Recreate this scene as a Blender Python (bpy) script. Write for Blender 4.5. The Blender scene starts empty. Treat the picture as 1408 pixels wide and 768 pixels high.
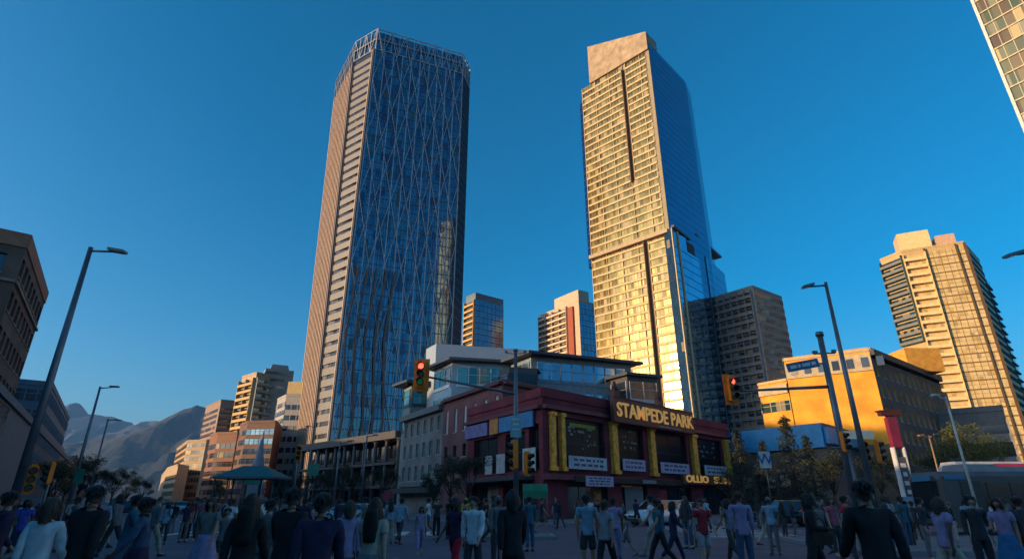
import bpy, bmesh, math, random
from mathutils import Vector, Matrix
R = math.radians
rng = random.Random(7)
sc = bpy.context.scene
COL = sc.collection

# ------------------------------------------------------------------ camera
FPX = 769.0; TILT = math.atan(306/769); CH = 1.55
cam_d = bpy.data.cameras.new('camera'); cam = bpy.data.objects.new('camera', cam_d); COL.objects.link(cam)
cam.location = (0, 0, CH); cam.rotation_euler = (math.pi/2 + TILT, 0, 0)
cam_d.sensor_width = 36; cam_d.lens = 36*FPX/1408; cam_d.clip_start = .1; cam_d.clip_end = 40000
sc.camera = cam
def ray(px, py):
    u = (px-704)/FPX; v = (384-py)/FPX
    return (u, math.cos(TILT)-v*math.sin(TILT), math.sin(TILT)+v*math.cos(TILT))
def atz(px, py, z):
    d = ray(px, py); k = (z-CH)/d[2]; return Vector((d[0]*k, d[1]*k, z))
def aty(px, py, y):
    d = ray(px, py); k = y/d[1]; return Vector((d[0]*k, y, CH+d[2]*k))
def gx(px, y):                      # ground x seen at column px (horizon row)
    return aty(px, 690, y).x
def hit(px, py, a, b):
    d = ray(px, py); ex, ey = b[0]-a[0], b[1]-a[1]
    k = (a[0]*ey-a[1]*ex)/(d[0]*ey-d[1]*ex)
    return Vector((d[0]*k, d[1]*k, CH+d[2]*k))

# ------------------------------------------------------------------ world
SUN_EL, SUN_AZ = 9.0, -111.0       # azimuth from +Y, clockwise positive
w = bpy.data.worlds.new('World'); sc.world = w; w.use_nodes = True
nt = w.node_tree; bg = nt.nodes['Background']
sky = nt.nodes.new('ShaderNodeTexSky'); sky.sky_type = 'NISHITA'; sky.sun_disc = False
sky.sun_elevation = R(SUN_EL); sky.sun_rotation = R(SUN_AZ)
sky.altitude = 1000; sky.air_density = 1.0; sky.dust_density = 5.5; sky.ozone_density = 3.6
hs = nt.nodes.new('ShaderNodeHueSaturation'); hs.inputs['Saturation'].default_value = 1.3; hs.inputs['Value'].default_value = 1.0; hs.inputs['Hue'].default_value = .488
nt.links.new(sky.outputs[0], hs.inputs['Color']); nt.links.new(hs.outputs[0], bg.inputs['Color'])
bg.inputs['Strength'].default_value = .15
sl = bpy.data.lights.new('sun', 'SUN'); sl.energy = 4.3; sl.angle = R(.5); sl.color = (1, .66, .34)
so = bpy.data.objects.new('sun', sl); COL.objects.link(so)
sd = Vector((math.sin(R(SUN_AZ))*math.cos(R(SUN_EL)), math.cos(R(SUN_AZ))*math.cos(R(SUN_EL)), math.sin(R(SUN_EL))))
so.rotation_euler = sd.to_track_quat('Z', 'Y').to_euler()
so.location = (0, 0, 300)
sc.view_settings.view_transform = 'Standard'; sc.view_settings.look = 'None'
sc.view_settings.exposure = .78; sc.view_settings.gamma = 1
cy = sc.cycles
cy.use_denoising = True
cy.max_bounces = 6; cy.diffuse_bounces = 3; cy.glossy_bounces = 4; cy.transmission_bounces = 3; cy.volume_bounces = 0
cy.caustics_reflective = False; cy.caustics_refractive = False; cy.sample_clamp_indirect = 4

# ------------------------------------------------------------------ materials
MATS = {}
def _new(name):
    m = bpy.data.materials.new(name); m.use_nodes = True
    n = m.node_tree.nodes; l = m.node_tree.links
    return m, n, l, n['Principled BSDF']
def M(name, col, rough=.7, metal=0.0, var=.18, scale=1.5, bump=0.0, emit=None, es=0.0, spec=.5, coat=0):
    if name in MATS: return MATS[name]
    m, n, l, b = _new(name)
    b.inputs['Roughness'].default_value = rough; b.inputs['Metallic'].default_value = metal
    b.inputs['Specular IOR Level'].default_value = spec
    b.inputs['Coat Weight'].default_value = coat
    geo = n.new('ShaderNodeNewGeometry')
    no = n.new('ShaderNodeTexNoise'); no.inputs['Scale'].default_value = scale; no.inputs['Detail'].default_value = 5
    l.new(geo.outputs['Position'], no.inputs['Vector'])
    mr = n.new('ShaderNodeMapRange'); mr.inputs['To Min'].default_value = 1-var; mr.inputs['To Max'].default_value = 1+var
    mr.inputs['From Min'].default_value = .3; mr.inputs['From Max'].default_value = .7
    l.new(no.outputs['Fac'], mr.inputs['Value'])
    mx = n.new('ShaderNodeVectorMath'); mx.operation = 'SCALE'; mx.inputs[0].default_value = col[:3]
    l.new(mr.outputs[0], mx.inputs['Scale']); l.new(mx.outputs[0], b.inputs['Base Color'])
    if bump:
        bp = n.new('ShaderNodeBump'); bp.inputs['Strength'].default_value = bump; bp.inputs['Distance'].default_value = .02
        l.new(no.outputs['Fac'], bp.inputs['Height']); l.new(bp.outputs[0], b.inputs['Normal'])
    if emit:
        b.inputs['Emission Color'].default_value = (*emit, 1); b.inputs['Emission Strength'].default_value = es
    MATS[name] = m; return m
def brick(name, c1, c2, mortar, bw=.22, bh=.07, rough=.85):
    if name in MATS: return MATS[name]
    m, n, l, b = _new(name); b.inputs['Roughness'].default_value = rough
    uv = n.new('ShaderNodeUVMap')
    t = n.new('ShaderNodeTexBrick'); t.inputs['Color1'].default_value = (*c1, 1); t.inputs['Color2'].default_value = (*c2, 1)
    t.inputs['Mortar'].default_value = (*mortar, 1); t.inputs['Scale'].default_value = 1
    t.inputs['Brick Width'].default_value = bw; t.inputs['Row Height'].default_value = bh; t.inputs['Mortar Size'].default_value = .012
    l.new(uv.outputs[0], t.inputs['Vector'])
    no = n.new('ShaderNodeTexNoise'); no.inputs['Scale'].default_value = .35; no.inputs['Detail'].default_value = 6
    g = n.new('ShaderNodeNewGeometry'); l.new(g.outputs['Position'], no.inputs['Vector'])
    mr = n.new('ShaderNodeMapRange'); mr.inputs['From Min'].default_value = .3; mr.inputs['From Max'].default_value = .7
    mr.inputs['To Min'].default_value = .72; mr.inputs['To Max'].default_value = 1.3; l.new(no.outputs['Fac'], mr.inputs['Value'])
    mx = n.new('ShaderNodeVectorMath'); mx.operation = 'SCALE'; l.new(t.outputs['Color'], mx.inputs[0]); l.new(mr.outputs[0], mx.inputs['Scale'])
    l.new(mx.outputs[0], b.inputs['Base Color'])
    MATS[name] = m; return m
def glass(name, cols, pw=1.5, ph=3.5, metal=.85, rough=.06, tilt=.02, blind=.12, blindcol=(.32, .27, .2)):
    """Curtain wall glass: every pane has its own tone, a slight tilt of its own and now and then a drawn blind."""
    if name in MATS: return MATS[name]
    m, n, l, b = _new(name)
    uv = n.new('ShaderNodeUVMap'); oi = n.new('ShaderNodeObjectInfo')
    dv = n.new('ShaderNodeVectorMath'); dv.operation = 'DIVIDE'; dv.inputs[1].default_value = (pw, ph, 1); l.new(uv.outputs[0], dv.inputs[0])
    fl = n.new('ShaderNodeVectorMath'); fl.operation = 'FLOOR'; l.new(dv.outputs[0], fl.inputs[0])
    cx = n.new('ShaderNodeCombineXYZ'); l.new(oi.outputs['Random'], cx.inputs['Z'])
    ad = n.new('ShaderNodeVectorMath'); ad.operation = 'MULTIPLY_ADD'; l.new(cx.outputs[0], ad.inputs[0]); ad.inputs[1].default_value = (0, 0, 57.3); l.new(fl.outputs[0], ad.inputs[2])
    wn = n.new('ShaderNodeTexWhiteNoise'); wn.noise_dimensions = '3D'; l.new(ad.outputs[0], wn.inputs['Vector'])
    cr = n.new('ShaderNodeValToRGB'); cr.color_ramp.interpolation = 'LINEAR'
    e = cr.color_ramp.elements; e[0].color = (*cols[0], 1); e[1].color = (*cols[-1], 1)
    for i, c in enumerate(cols[1:-1]): x = cr.color_ramp.elements.new((i+1)/(len(cols)-1)); x.color = (*c, 1)
    l.new(wn.outputs['Value'], cr.inputs['Fac'])
    sp = n.new('ShaderNodeSeparateColor'); l.new(wn.outputs['Color'], sp.inputs[0])
    gt = n.new('ShaderNodeMath'); gt.operation = 'LESS_THAN'; gt.inputs[1].default_value = blind; l.new(sp.outputs[2], gt.inputs[0])
    mc = n.new('ShaderNodeMix'); mc.data_type = 'RGBA'; l.new(gt.outputs[0], mc.inputs['Factor']); l.new(cr.outputs[0], mc.inputs['A']); mc.inputs['B'].default_value = (*blindcol, 1)
    l.new(mc.outputs['Result'], b.inputs['Base Color'])
    mm = n.new('ShaderNodeMath'); mm.operation = 'MULTIPLY_ADD'; l.new(gt.outputs[0], mm.inputs[0]); mm.inputs[1].default_value = -metal*.8; mm.inputs[2].default_value = metal
    l.new(mm.outputs[0], b.inputs['Metallic']); b.inputs['Roughness'].default_value = rough
    g = n.new('ShaderNodeNewGeometry')
    sb = n.new('ShaderNodeVectorMath'); sb.operation = 'SUBTRACT'; l.new(wn.outputs['Color'], sb.inputs[0]); sb.inputs[1].default_value = (.5, .5, .5)
    ma = n.new('ShaderNodeVectorMath'); ma.operation = 'MULTIPLY_ADD'; l.new(sb.outputs[0], ma.inputs[0]); ma.inputs[1].default_value = (tilt, tilt, tilt); l.new(g.outputs['Normal'], ma.inputs[2])
    nm = n.new('ShaderNodeVectorMath'); nm.operation = 'NORMALIZE'; l.new(ma.outputs[0], nm.inputs[0]); l.new(nm.outputs[0], b.inputs['Normal'])
    MATS[name] = m; return m

# ------------------------------------------------------------------ mesh builder
class MB:
    def __init__(s): s.v = []; s.f = []; s.m = []; s.sm = []
    def face(s, pts, m=0, smooth=False):
        i = len(s.v); s.v += [tuple(p) for p in pts]; s.f.append(tuple(range(i, i+len(pts)))); s.m.append(m); s.sm.append(smooth)
    def prism(s, poly, z0, z1, m=0, mt=None, poly2=None):
        """poly counter-clockwise seen from above"""
        top = poly2 or poly; n = len(poly)
        for i in range(n):
            j = (i+1) % n
            s.face([(*poly[i][:2], z0), (*poly[j][:2], z0), (*top[j][:2], z1 if len(top[j]) < 3 else top[j][2]), (*top[i][:2], z1 if len(top[i]) < 3 else top[i][2])], m)
        s.face([(*p[:2], z1 if len(p) < 3 else p[2]) for p in top], m if mt is None else mt)
        s.face([(*p[:2], z0) for p in reversed(poly)], m)
    def box(s, c, d, rz=0, m=0, taper=1.0):
        ca, sa = math.cos(rz), math.sin(rz); hx, hy, hz = d[0]/2, d[1]/2, d[2]/2
        P = []
        for z, k in ((-hz, 1), (hz, taper)):
            for x, y in ((-hx, -hy), (hx, -hy), (hx, hy), (-hx, hy)):
                x *= k; y *= k
                P.append((c[0]+x*ca-y*sa, c[1]+x*sa+y*ca, c[2]+z))
        for f in ((0, 1, 5, 4), (1, 2, 6, 5), (2, 3, 7, 6), (3, 0, 4, 7), (4, 5, 6, 7), (3, 2, 1, 0)): s.face([P[i] for i in f], m)
    def bar(s, a, b, w, d, nrm, m=0):
        """box beam from a to b, width w across, depth d standing out along nrm from the line"""
        a = Vector(a); b = Vector(b); n = Vector(nrm).normalized(); t = (b-a).normalized(); x = t.cross(n).normalized()*w/2; n = n*d
        P = [a-x, a+x, a+x+n, a-x+n, b-x, b+x, b+x+n, b-x+n]
        for f in ((0, 1, 2, 3), (7, 6, 5, 4), (1, 0, 4, 5), (2, 1, 5, 6), (3, 2, 6, 7), (0, 3, 7, 4)): s.face([P[i] for i in f][::-1], m)
    def tube(s, a, b, r0, r1=None, n=8, m=0, cap=True):
        r1 = r0 if r1 is None else r1
        a = Vector(a); b = Vector(b); t = (b-a).normalized()
        x = t.cross(Vector((0, 0, 1)) if abs(t.z) < .95 else Vector((1, 0, 0))).normalized(); y = t.cross(x)
        A = [a+(x*math.cos(2*math.pi*i/n)+y*math.sin(2*math.pi*i/n))*r0 for i in range(n)]
        B = [b+(x*math.cos(2*math.pi*i/n)+y*math.sin(2*math.pi*i/n))*r1 for i in range(n)]
        for i in range(n): j = (i+1) % n; s.face([A[i], A[j], B[j], B[i]], m, True)
        if cap: s.face(B, m); s.face(A[::-1], m)
    def rings(s, rings, m=0, closed=True, cap=True, smooth=True):
        n = len(rings[0])
        for k in range(len(rings)-1):
            for i in range(n if closed else n-1):
                j = (i+1) % n; s.face([rings[k][i], rings[k][j], rings[k+1][j], rings[k+1][i]], m, smooth)
        if cap: s.face(rings[-1], m); s.face(rings[0][::-1], m)
    def lathe(s, c, prof, n=12, m=0, sx=1, sy=1):
        s.rings([[(c[0]+r*sx*math.cos(2*math.pi*i/n), c[1]+r*sy*math.sin(2*math.pi*i/n), c[2]+z) for i in range(n)] for r, z in prof], m)
    def mesh(s, name, mats):
        me = bpy.data.meshes.new(name); me.from_pydata(s.v, [], s.f)
        for mt in (mats if isinstance(mats, (list, tuple)) else [mats]): me.materials.append(mt)
        me.polygons.foreach_set('material_index', s.m)
        me.polygons.foreach_set('use_smooth', s.sm)
        uv = me.uv_layers.new(name='UVMap'); U = []
        for p in me.polygons:
            nx, ny, nz = p.normal
            if abs(nz) < .75:
                k = math.hypot(nx, ny) or 1; tx, ty = -ny/k, nx/k
                for vi in p.vertices: v = me.vertices[vi].co; U += [v.x*tx+v.y*ty, v.z]
            else:
                for vi in p.vertices: v = me.vertices[vi].co; U += [v.x, v.y]
        uv.data.foreach_set('uv', U)
        if any(s.sm):
            bm = bmesh.new(); bm.from_mesh(me); bmesh.ops.remove_doubles(bm, verts=bm.verts, dist=1e-5); bm.to_mesh(me); bm.free()
        me.update(); return me
    def build(s, name, mats, parent=None):
        return link(name, s.mesh(name, mats), parent)
def link(name, me, parent=None, loc=None, rz=0):
    o = bpy.data.objects.new(name, me); COL.objects.link(o)
    if parent: o.parent = parent
    if loc is not None: o.location = loc
    o.rotation_euler.z = rz
    return o
def tag(o, label=None, cat=None, group=None, kind=None):
    if label: o['label'] = label
    if cat: o['category'] = cat
    if group: o['group'] = group
    if kind: o['kind'] = kind
    return o
def thing(name, label, cat, loc=(0, 0, 0), rz=0, group=None):
    o = bpy.data.objects.new(name, None); COL.objects.link(o); o.empty_display_size = .3
    o.location = loc; o.rotation_euler.z = rz
    return tag(o, label, cat, group)
def dup(root, loc, rz=None, label=None):
    r = root.copy(); COL.objects.link(r); r.location = loc
    if rz is not None: r.rotation_euler.z = rz
    if label: r['label'] = label
    for ch in root.children:
        c = ch.copy(); COL.objects.link(c); c.parent = r
        for g in ch.children:
            d = g.copy(); COL.objects.link(d); d.parent = c
    return r
def nrm2(a, b):
    dx, dy = b[0]-a[0], b[1]-a[1]; k = math.hypot(dx, dy); return Vector((dy/k, -dx/k, 0))
def ctr(poly): return (sum(p[0] for p in poly)/len(poly), sum(p[1] for p in poly)/len(poly))
def rel(poly, c): return [(p[0]-c[0], p[1]-c[1]) + tuple(p[2:]) for p in poly]
def V2(p): return (p[0], p[1])

def wall_open(mb, a, b, z0, z1, ops, depth=.22, m=0, mr=0):
    """wall from a to b (outward normal on the right hand) with real recessed openings (u0,u1,z0,z1)"""
    L = math.hypot(b[0]-a[0], b[1]-a[1]); t = Vector(((b[0]-a[0])/L, (b[1]-a[1])/L, 0)); n = nrm2(a, b)
    P = lambda u, z, d=0: Vector((a[0], a[1], 0))+t*u+Vector((0, 0, z))-n*d
    us = sorted({0, L, *[o[0] for o in ops], *[o[1] for o in ops]}); zs = sorted({z0, z1, *[o[2] for o in ops], *[o[3] for o in ops]})
    for i in range(len(us)-1):
        for j in range(len(zs)-1):
            um, zm = (us[i]+us[i+1])/2, (zs[j]+zs[j+1])/2
            if any(o[0] < um < o[1] and o[2] < zm < o[3] for o in ops): continue
            mb.face([P(us[i], zs[j]), P(us[i+1], zs[j]), P(us[i+1], zs[j+1]), P(us[i], zs[j+1])], m)
    for u0, u1, w0, w1 in ops:
        mb.face([P(u0, w0), P(u0, w0, depth), P(u0, w1, depth), P(u0, w1)][::-1], mr)
        mb.face([P(u1, w0), P(u1, w0, depth), P(u1, w1, depth), P(u1, w1)], mr)
        mb.face([P(u0, w0), P(u1, w0), P(u1, w0, depth), P(u0, w0, depth)], mr)
        mb.face([P(u0, w1), P(u1, w1), P(u1, w1, depth), P(u0, w1, depth)][::-1], mr)
WIN = {}
def window_mesh(wd, h, fm, gm, nx=1, nz=2, key=''):
    """window standing on its sill centre, facing -Y, pane at y=0"""
    k = (round(wd, 2), round(h, 2), fm.name, gm.name, nx, nz)
    if k in WIN: return WIN[k]
    mb = MB(); N = (0, -1, 0); t = .06
    mb.face([(-wd/2, 0, 0), (wd/2, 0, 0), (wd/2, 0, h), (-wd/2, 0, h)], 1)
    for x in (-wd/2+t/2, wd/2-t/2): mb.bar((x, 0, 0), (x, 0, h), t, .06, N, 0)
    for z in (t/2, h-t/2): mb.bar((-wd/2+t, 0, z), (wd/2-t, 0, z), t, .06, N, 0)
    for i in range(1, nx): x = -wd/2+wd*i/nx; mb.bar((x, 0, t), (x, 0, h-t), .04, .045, N, 0)
    for i in range(1, nz): z = h*i/nz; mb.bar((-wd/2+t, 0, z), (wd/2-t, 0, z), .04, .05, N, 0)
    WIN[k] = mb.mesh('window', [fm, gm]); return WIN[k]
def punched(root, org, a, b, z0, z1, ncol, nrow, wfrac, hfrac, fm, gm, mb, mats=None, depth=.22, nx=1, nz=2, m=0, sill=True, u_in=0., cols=None, zlist=None, limit=[0]):
    """one wall of a building with a grid of real windows, each a part; org = root location"""
    L = math.hypot(b[0]-a[0], b[1]-a[1]); t = Vector(((b[0]-a[0])/L, (b[1]-a[1])/L, 0)); n = nrm2(a, b)
    cw = (L-2*u_in)/ncol; ch = (z1-z0)/nrow; ops = []; rz = math.atan2(t.y, t.x)
    ww, wh = cw*wfrac, ch*hfrac
    me = window_mesh(ww, wh, fm, gm, nx, nz)
    for r in range(nrow):
        for c in range(ncol):
            u = u_in+cw*(c+.5); zz = z0+ch*r+(ch-wh)*.45
            ops.append((u-ww/2, u+ww/2, zz, zz+wh))
    wall_open(mb, a, b, min(z0, z0), z1, ops, depth, m)
    for (u0, u1, w0, w1) in ops:
        p = Vector((a[0], a[1], 0))+t*((u0+u1)/2)-n*(depth-.002)
        limit[0] += 1
        link('window', me, root, (p.x, p.y, w0), rz)
        if sill: mb.bar(Vector((a[0], a[1], w0-.08))+t*(u0-.08), Vector((a[0], a[1], w0-.08))+t*(u1+.08), .12, .1, n, 1 if mats is None else mats)
def band(root, name, a, b, z, h, mats, kind='ribbon', pw=1.5, out=.06, shared=None):
    """one storey's strip of glazing (or balcony) along a wall; returns its mesh so that the other storeys copy it"""
    if shared is None:
        L = math.hypot(b[0]-a[0], b[1]-a[1]); t = Vector(((b[0]-a[0])/L, (b[1]-a[1])/L, 0)); n = nrm2(a, b)
        A = Vector((a[0], a[1], 0)); B = Vector((b[0], b[1], 0)); mb = MB()
        if kind == 'ribbon':
            mb.face([A+n*out, B+n*out, B+n*out+Vector((0, 0, h)), A+n*out+Vector((0, 0, h))], 1)
            k = max(1, int(L/pw))
            for i in range(k+1):
                p = A+t*(L*i/k)+n*out; mb.bar(p, p+Vector((0, 0, h)), .12, .10, n, 0)
            mb.bar(A+n*out+Vector((0, 0, h*.62)), B+n*out+Vector((0, 0, h*.62)), .07, .06, n, 0)
            if h > 3: mb.bar(A+n*out+Vector((0, 0, .3)), B+n*out+Vector((0, 0, .3)), .5, .08, n, 0)
        elif kind == 'balcony':
            mb.face([A+n*out, B+n*out, B+n*out+Vector((0, 0, h*.8)), A+n*out+Vector((0, 0, h*.8))], 1)
            mb.bar(A+n*out+Vector((0, 0, .12)), B+n*out+Vector((0, 0, .12)), .26, 1.5, n, 0)      # slab
            mb.bar(A+n*1.5+Vector((0, 0, .75)), B+n*1.5+Vector((0, 0, .75)), 1.0, .06, n, 2)      # parapet
            k = max(1, int(L/(6 if pw < 2 else pw)))
            for i in range(k+1):
                p = A+t*(L*i/k)+n*out; mb.bar(p, p+Vector((0, 0, h)), .3, 1.4, n, 0)
        shared = mb.mesh(name, mats)
    link(name, shared, root, (0, 0, z)); return shared
HAZE = 6.5e-5
# ================================================================== SETTING
asph = M('asphalt', (.105, .085, .11), .75, var=.25, scale=.6, bump=.3)
conc = M('pavement_concrete', (.17, .165, .17), .85, var=.2, scale=.8, bump=.2)
kerbm = M('kerb_stone', (.26, .25, .25), .8)
paint = M('road_paint', (.55, .54, .5), .7, var=.3, scale=3)
mb = MB(); mb.face([(-7000, -3000, -.02), (7000, -3000, -.02), (7000, 7000, -.02), (-7000, 7000, -.02)])
tag(mb.build('ground', M('earth', (.05, .055, .04), .95, var=.4, scale=.01)), kind='structure')
mb = MB(); mb.face([(-420, -160, 0), (420, -160, 0), (420, 520, 0), (-420, 520, 0)])
tag(mb.build('road', asph), kind='structure')
sdir = Vector((-.512, .859, 0)); sr = Vector((.859, .512, 0))
C0 = atz(745, 545, 11); C1 = atz(1000, 592, 11)
def block(poly, z=.13):
    mb = MB(); mb.prism(poly, .004, z, 0)
    c = ctr(poly); m2 = MB()
    for i in range(len(poly)):
        a, b = poly[i], poly[(i+1) % len(poly)]
        n = nrm2(a, b); m2.bar((a[0], a[1], z/2+.01), (b[0], b[1], z/2+.01), z+.02, .16, n)
    tag(mb.build('pavement', conc), kind='structure'); tag(m2.build('kerb', kerbm), kind='structure')
k0 = Vector((C0.x, C0.y, 0))-sr*6
kf = Vector((-1, 45, 0))
block([V2(kf), (16, 47), (330, 44), (330, 480), V2(kf+sdir*480+sr*0)])
LB0 = atz(40, 330, 28); LB1 = atz(64, 408, 28); ldir = (LB1-LB0).normalized(); lr = Vector((ldir.y, -ldir.x, 0))
q0 = LB0+lr*10.5-ldir*50; q1 = LB0+lr*10.5+ldir*420
block([V2(q0), V2(q1), (q1.x-200, q1.y-30), (q0.x-220, q0.y-40)])
block([(11, 19.5), (45, 18.5), (45, 27.2), (12, 27.2)])
block([(-1.2, 27.4), (1.8, 27.4), (1.8, 30.2), (-1.2, 30.2)])
mb = MB()
for i in range(9):                                    # crosswalk bars
    y = 29.5+i*1.55; mb.face([(9.5, y, .004), (14.5, y, .004), (14.5, y+.6, .004), (9.5, y+.6, .004)])
for i in range(10):
    x = -18+i*1.5; mb.face([(x, 31, .004), (x+.6, 31, .004), (x+.2, 35, .004), (x-.4, 35, .004)])
for k in range(24):                                   # lane dashes down the avenue
    for off in (-14, -21, -28.):
        p = Vector((C0.x, C0.y, .004))+sr*(off)+sdir*(k*9+4)
        mb.face([p, p+sr*.15, p+sr*.15+sdir*3, p+sdir*3])
for k in range(12):
    x = 16+k*8; mb.face([(x, 36, .004), (x+3, 36, .004), (x+3, 36.15, .004), (x, 36.15, .004)])
tag(mb.build('road_marking', paint), kind='structure')

# mountains
def ridge(name, pts, y0, depth, mat, seed, foot):
    """pts: skyline (px, py) at distance y0, closed into a massif with rough flanks"""
    r = random.Random(seed); W = [aty(px, py, y0) for px, py in pts]
    xs = []; n = 420
    x0, x1 = W[0].x, W[-1].x
    def top(x):
        for i in range(len(W)-1):
            if W[i].x <= x <= W[i+1].x:
                f = (x-W[i].x)/(W[i+1].x-W[i].x); return W[i].z+(W[i+1].z-W[i].z)*f
        return 0
    off = [r.uniform(-1, 1) for _ in range(n+1)]; rows = 44; mb = MB(); G = []
    import mathutils.noise as N
    for j in range(rows+1):
        f = j/rows; row = []
        g = 1-abs(2*f-1)                          # rises to the crest halfway through, falls behind it
        for i in range(n+1):
            x = x0+(x1-x0)*i/n; t = top(x)
            h = t*g**.9
            nz = N.fractal(Vector((x/420., f*7+seed, seed)), 1.0, 2.1, 6)
            rid = (1-abs(N.noise(Vector((x/260., f*3, seed*3.)))))**2
            h += t*(nz*.20+(rid-.5)*.26+N.fractal(Vector((x/90., f*30, seed)), 1.0, 2.1, 4)*.05)*min(1, 3*g)*(1 if abs(f-.5) > .01 else .30)
            h = min(h, t*(.25+.78*g)+20)
            row.append((x+(f-.5)*180*nz, y0-depth/2+depth*f, max(h, -.5)))
        G.append(row)
    for j in range(rows):
        for i in range(n): mb.face([G[j][i], G[j][i+1], G[j+1][i+1], G[j+1][i]], 0, True)
    return tag(mb.build(name, mat), kind='structure')
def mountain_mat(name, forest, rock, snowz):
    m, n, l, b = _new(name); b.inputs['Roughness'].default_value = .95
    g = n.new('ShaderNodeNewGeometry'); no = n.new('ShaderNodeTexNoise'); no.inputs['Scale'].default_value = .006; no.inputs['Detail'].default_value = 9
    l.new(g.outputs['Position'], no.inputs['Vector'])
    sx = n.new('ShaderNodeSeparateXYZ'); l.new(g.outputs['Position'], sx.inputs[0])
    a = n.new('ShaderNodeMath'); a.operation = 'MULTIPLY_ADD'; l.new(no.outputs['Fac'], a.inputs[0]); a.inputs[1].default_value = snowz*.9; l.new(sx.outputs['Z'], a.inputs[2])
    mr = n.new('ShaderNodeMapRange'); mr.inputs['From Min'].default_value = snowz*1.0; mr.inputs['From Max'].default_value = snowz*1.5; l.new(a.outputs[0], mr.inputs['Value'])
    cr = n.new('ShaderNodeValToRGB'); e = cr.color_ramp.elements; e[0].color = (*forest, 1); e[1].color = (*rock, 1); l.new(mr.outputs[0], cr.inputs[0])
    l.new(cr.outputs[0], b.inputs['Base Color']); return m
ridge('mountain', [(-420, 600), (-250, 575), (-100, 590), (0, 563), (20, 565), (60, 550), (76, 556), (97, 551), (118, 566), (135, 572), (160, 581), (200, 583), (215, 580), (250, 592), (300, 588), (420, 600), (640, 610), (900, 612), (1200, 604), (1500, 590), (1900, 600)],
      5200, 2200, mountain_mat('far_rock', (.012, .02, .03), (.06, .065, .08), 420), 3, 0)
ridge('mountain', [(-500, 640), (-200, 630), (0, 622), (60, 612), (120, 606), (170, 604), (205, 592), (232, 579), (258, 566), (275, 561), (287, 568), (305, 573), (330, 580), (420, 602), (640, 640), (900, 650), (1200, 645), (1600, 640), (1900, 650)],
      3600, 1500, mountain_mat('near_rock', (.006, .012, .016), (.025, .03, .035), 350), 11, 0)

mb = MB(); mb.box((0, 2000, 470), (14100, 10100, 943))
hz_m = bpy.data.materials.new('haze'); hz_m.use_nodes = True
for n_ in list(hz_m.node_tree.nodes):
    if n_.type == 'BSDF_PRINCIPLED': hz_m.node_tree.nodes.remove(n_)
pv = hz_m.node_tree.nodes.new('ShaderNodeVolumePrincipled'); pv.inputs['Color'].default_value = (.22, .52, 1.0, 1); pv.inputs['Density'].default_value = HAZE
pv.inputs['Anisotropy'].default_value = .1
hz_m.node_tree.links.new(pv.outputs[0], hz_m.node_tree.nodes['Material Output'].inputs['Volume'])
tag(mb.build('haze', hz_m), kind='stuff')

# ================================================================== BUILDINGS
white_f = M('window_frame_pale', (.5, .5, .5), .5); dark_f = M('window_frame_dark', (.03, .03, .035), .4)
g_dark = glass('window_glass_dark', [(.03, .035, .045), (.10, .12, .15)], 3, 3, .55, .08, .015, .14)
g_blue = glass('window_glass_blue', [(.10, .20, .30), (.25, .42, .55)], 1.5, 3, .8, .07, .015, .06)
g_teal = glass('window_glass_teal', [(.05, .16, .17), (.16, .34, .34)], 1.5, 3, .75, .08, .02, .1)
roofm = M('roof_membrane', (.10, .10, .10), .9)
def bld(name, label, poly, group=None):
    c = ctr(poly); r = thing(name, label, 'building', (c[0], c[1], 0), 0, group)
    return r, rel(poly, c), c
def simple_roof(root, poly, z, mat, h=.9, t=.35):
    """roof slab with a parapet round it"""
    mb = MB(); mb.face([(*p[:2], z+.02) for p in poly], 1)
    for i in range(len(poly)):
        a, b = poly[i], poly[(i+1) % len(poly)]; n = nrm2(a, b)
        mb.bar((a[0]-n.x*t, a[1]-n.y*t, z+h/2+.03), (b[0]-n.x*t, b[1]-n.y*t, z+h/2+.03), h, t+.12, n, 0)
    return mb.build('roof', [mat, roofm], root)

# ---- left glass tower -------------------------------------------------
def curtain(mb, q, nf, nv, mrow, mcol, dr=.12, wr=.5, wc=.12, dc=.3, s0=0, s1=1):
    """q = bottom a, bottom b, top b, top a (3-D). floor bands and vertical fins standing out of a glazed face"""
    a, b, c, d = map(Vector, q); n = (b-a).cross(d-a).normalized()
    P = lambda s, h: (a.lerp(b, s)).lerp(d.lerp(c, s), h)
    if mrow is not None:
        for i in range(1, nf): mb.bar(P(s0, i/nf), P(s1, i/nf), wr, dr, n, mrow)
    if mcol is not None:
        for j in range(nv+1):
            s = s0+(s1-s0)*j/nv; mb.bar(P(s, 0), P(s, 1), wc, dc, n, mcol)
    return P, n
H = 200
T = [atz(463, 112, H), atz(490, 58, H), atz(520, 40, H), atz(637, 75, H), atz(646, 95, H)]
back = [T[4]+Vector((-14, 26, 0)), T[0]+Vector((10, 24, 0))]
top = [T[0], T[1], T[2], T[3], T[4], back[0], back[1]]
cen = ctr(top)
bot = [Vector((p.x, p.y, 0)) for p in top]
bot[0] += Vector((5.0, 0, 0)); bot[1] += Vector((4.2, 0, 0)); bot[6] += Vector((5, 0, 0))
root = thing('office_tower', 'tall dark blue glass office tower with diagonal bracing and pale fins on its left edge', 'skyscraper', (cen[0], cen[1], 0))
rl = lambda p: Vector((p[0]-cen[0], p[1]-cen[1], p[2] if len(p) > 2 else 0))
topl = [rl(p) for p in top]; botl = [rl(p) for p in bot]
g_navy = glass('navy_curtain_glass', [(.05, .09, .15), (.10, .17, .26), (.16, .27, .36), (.10, .24, .28)], 1.55, 4.0, .92, .04, .0025, .03, (.12, .12, .11))
steel_d = M('tower_steel_dark', (.09, .11, .14), .35, .4); steel_l = M('tower_steel_pale', (.46, .47, .50), .4, .3)
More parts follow.
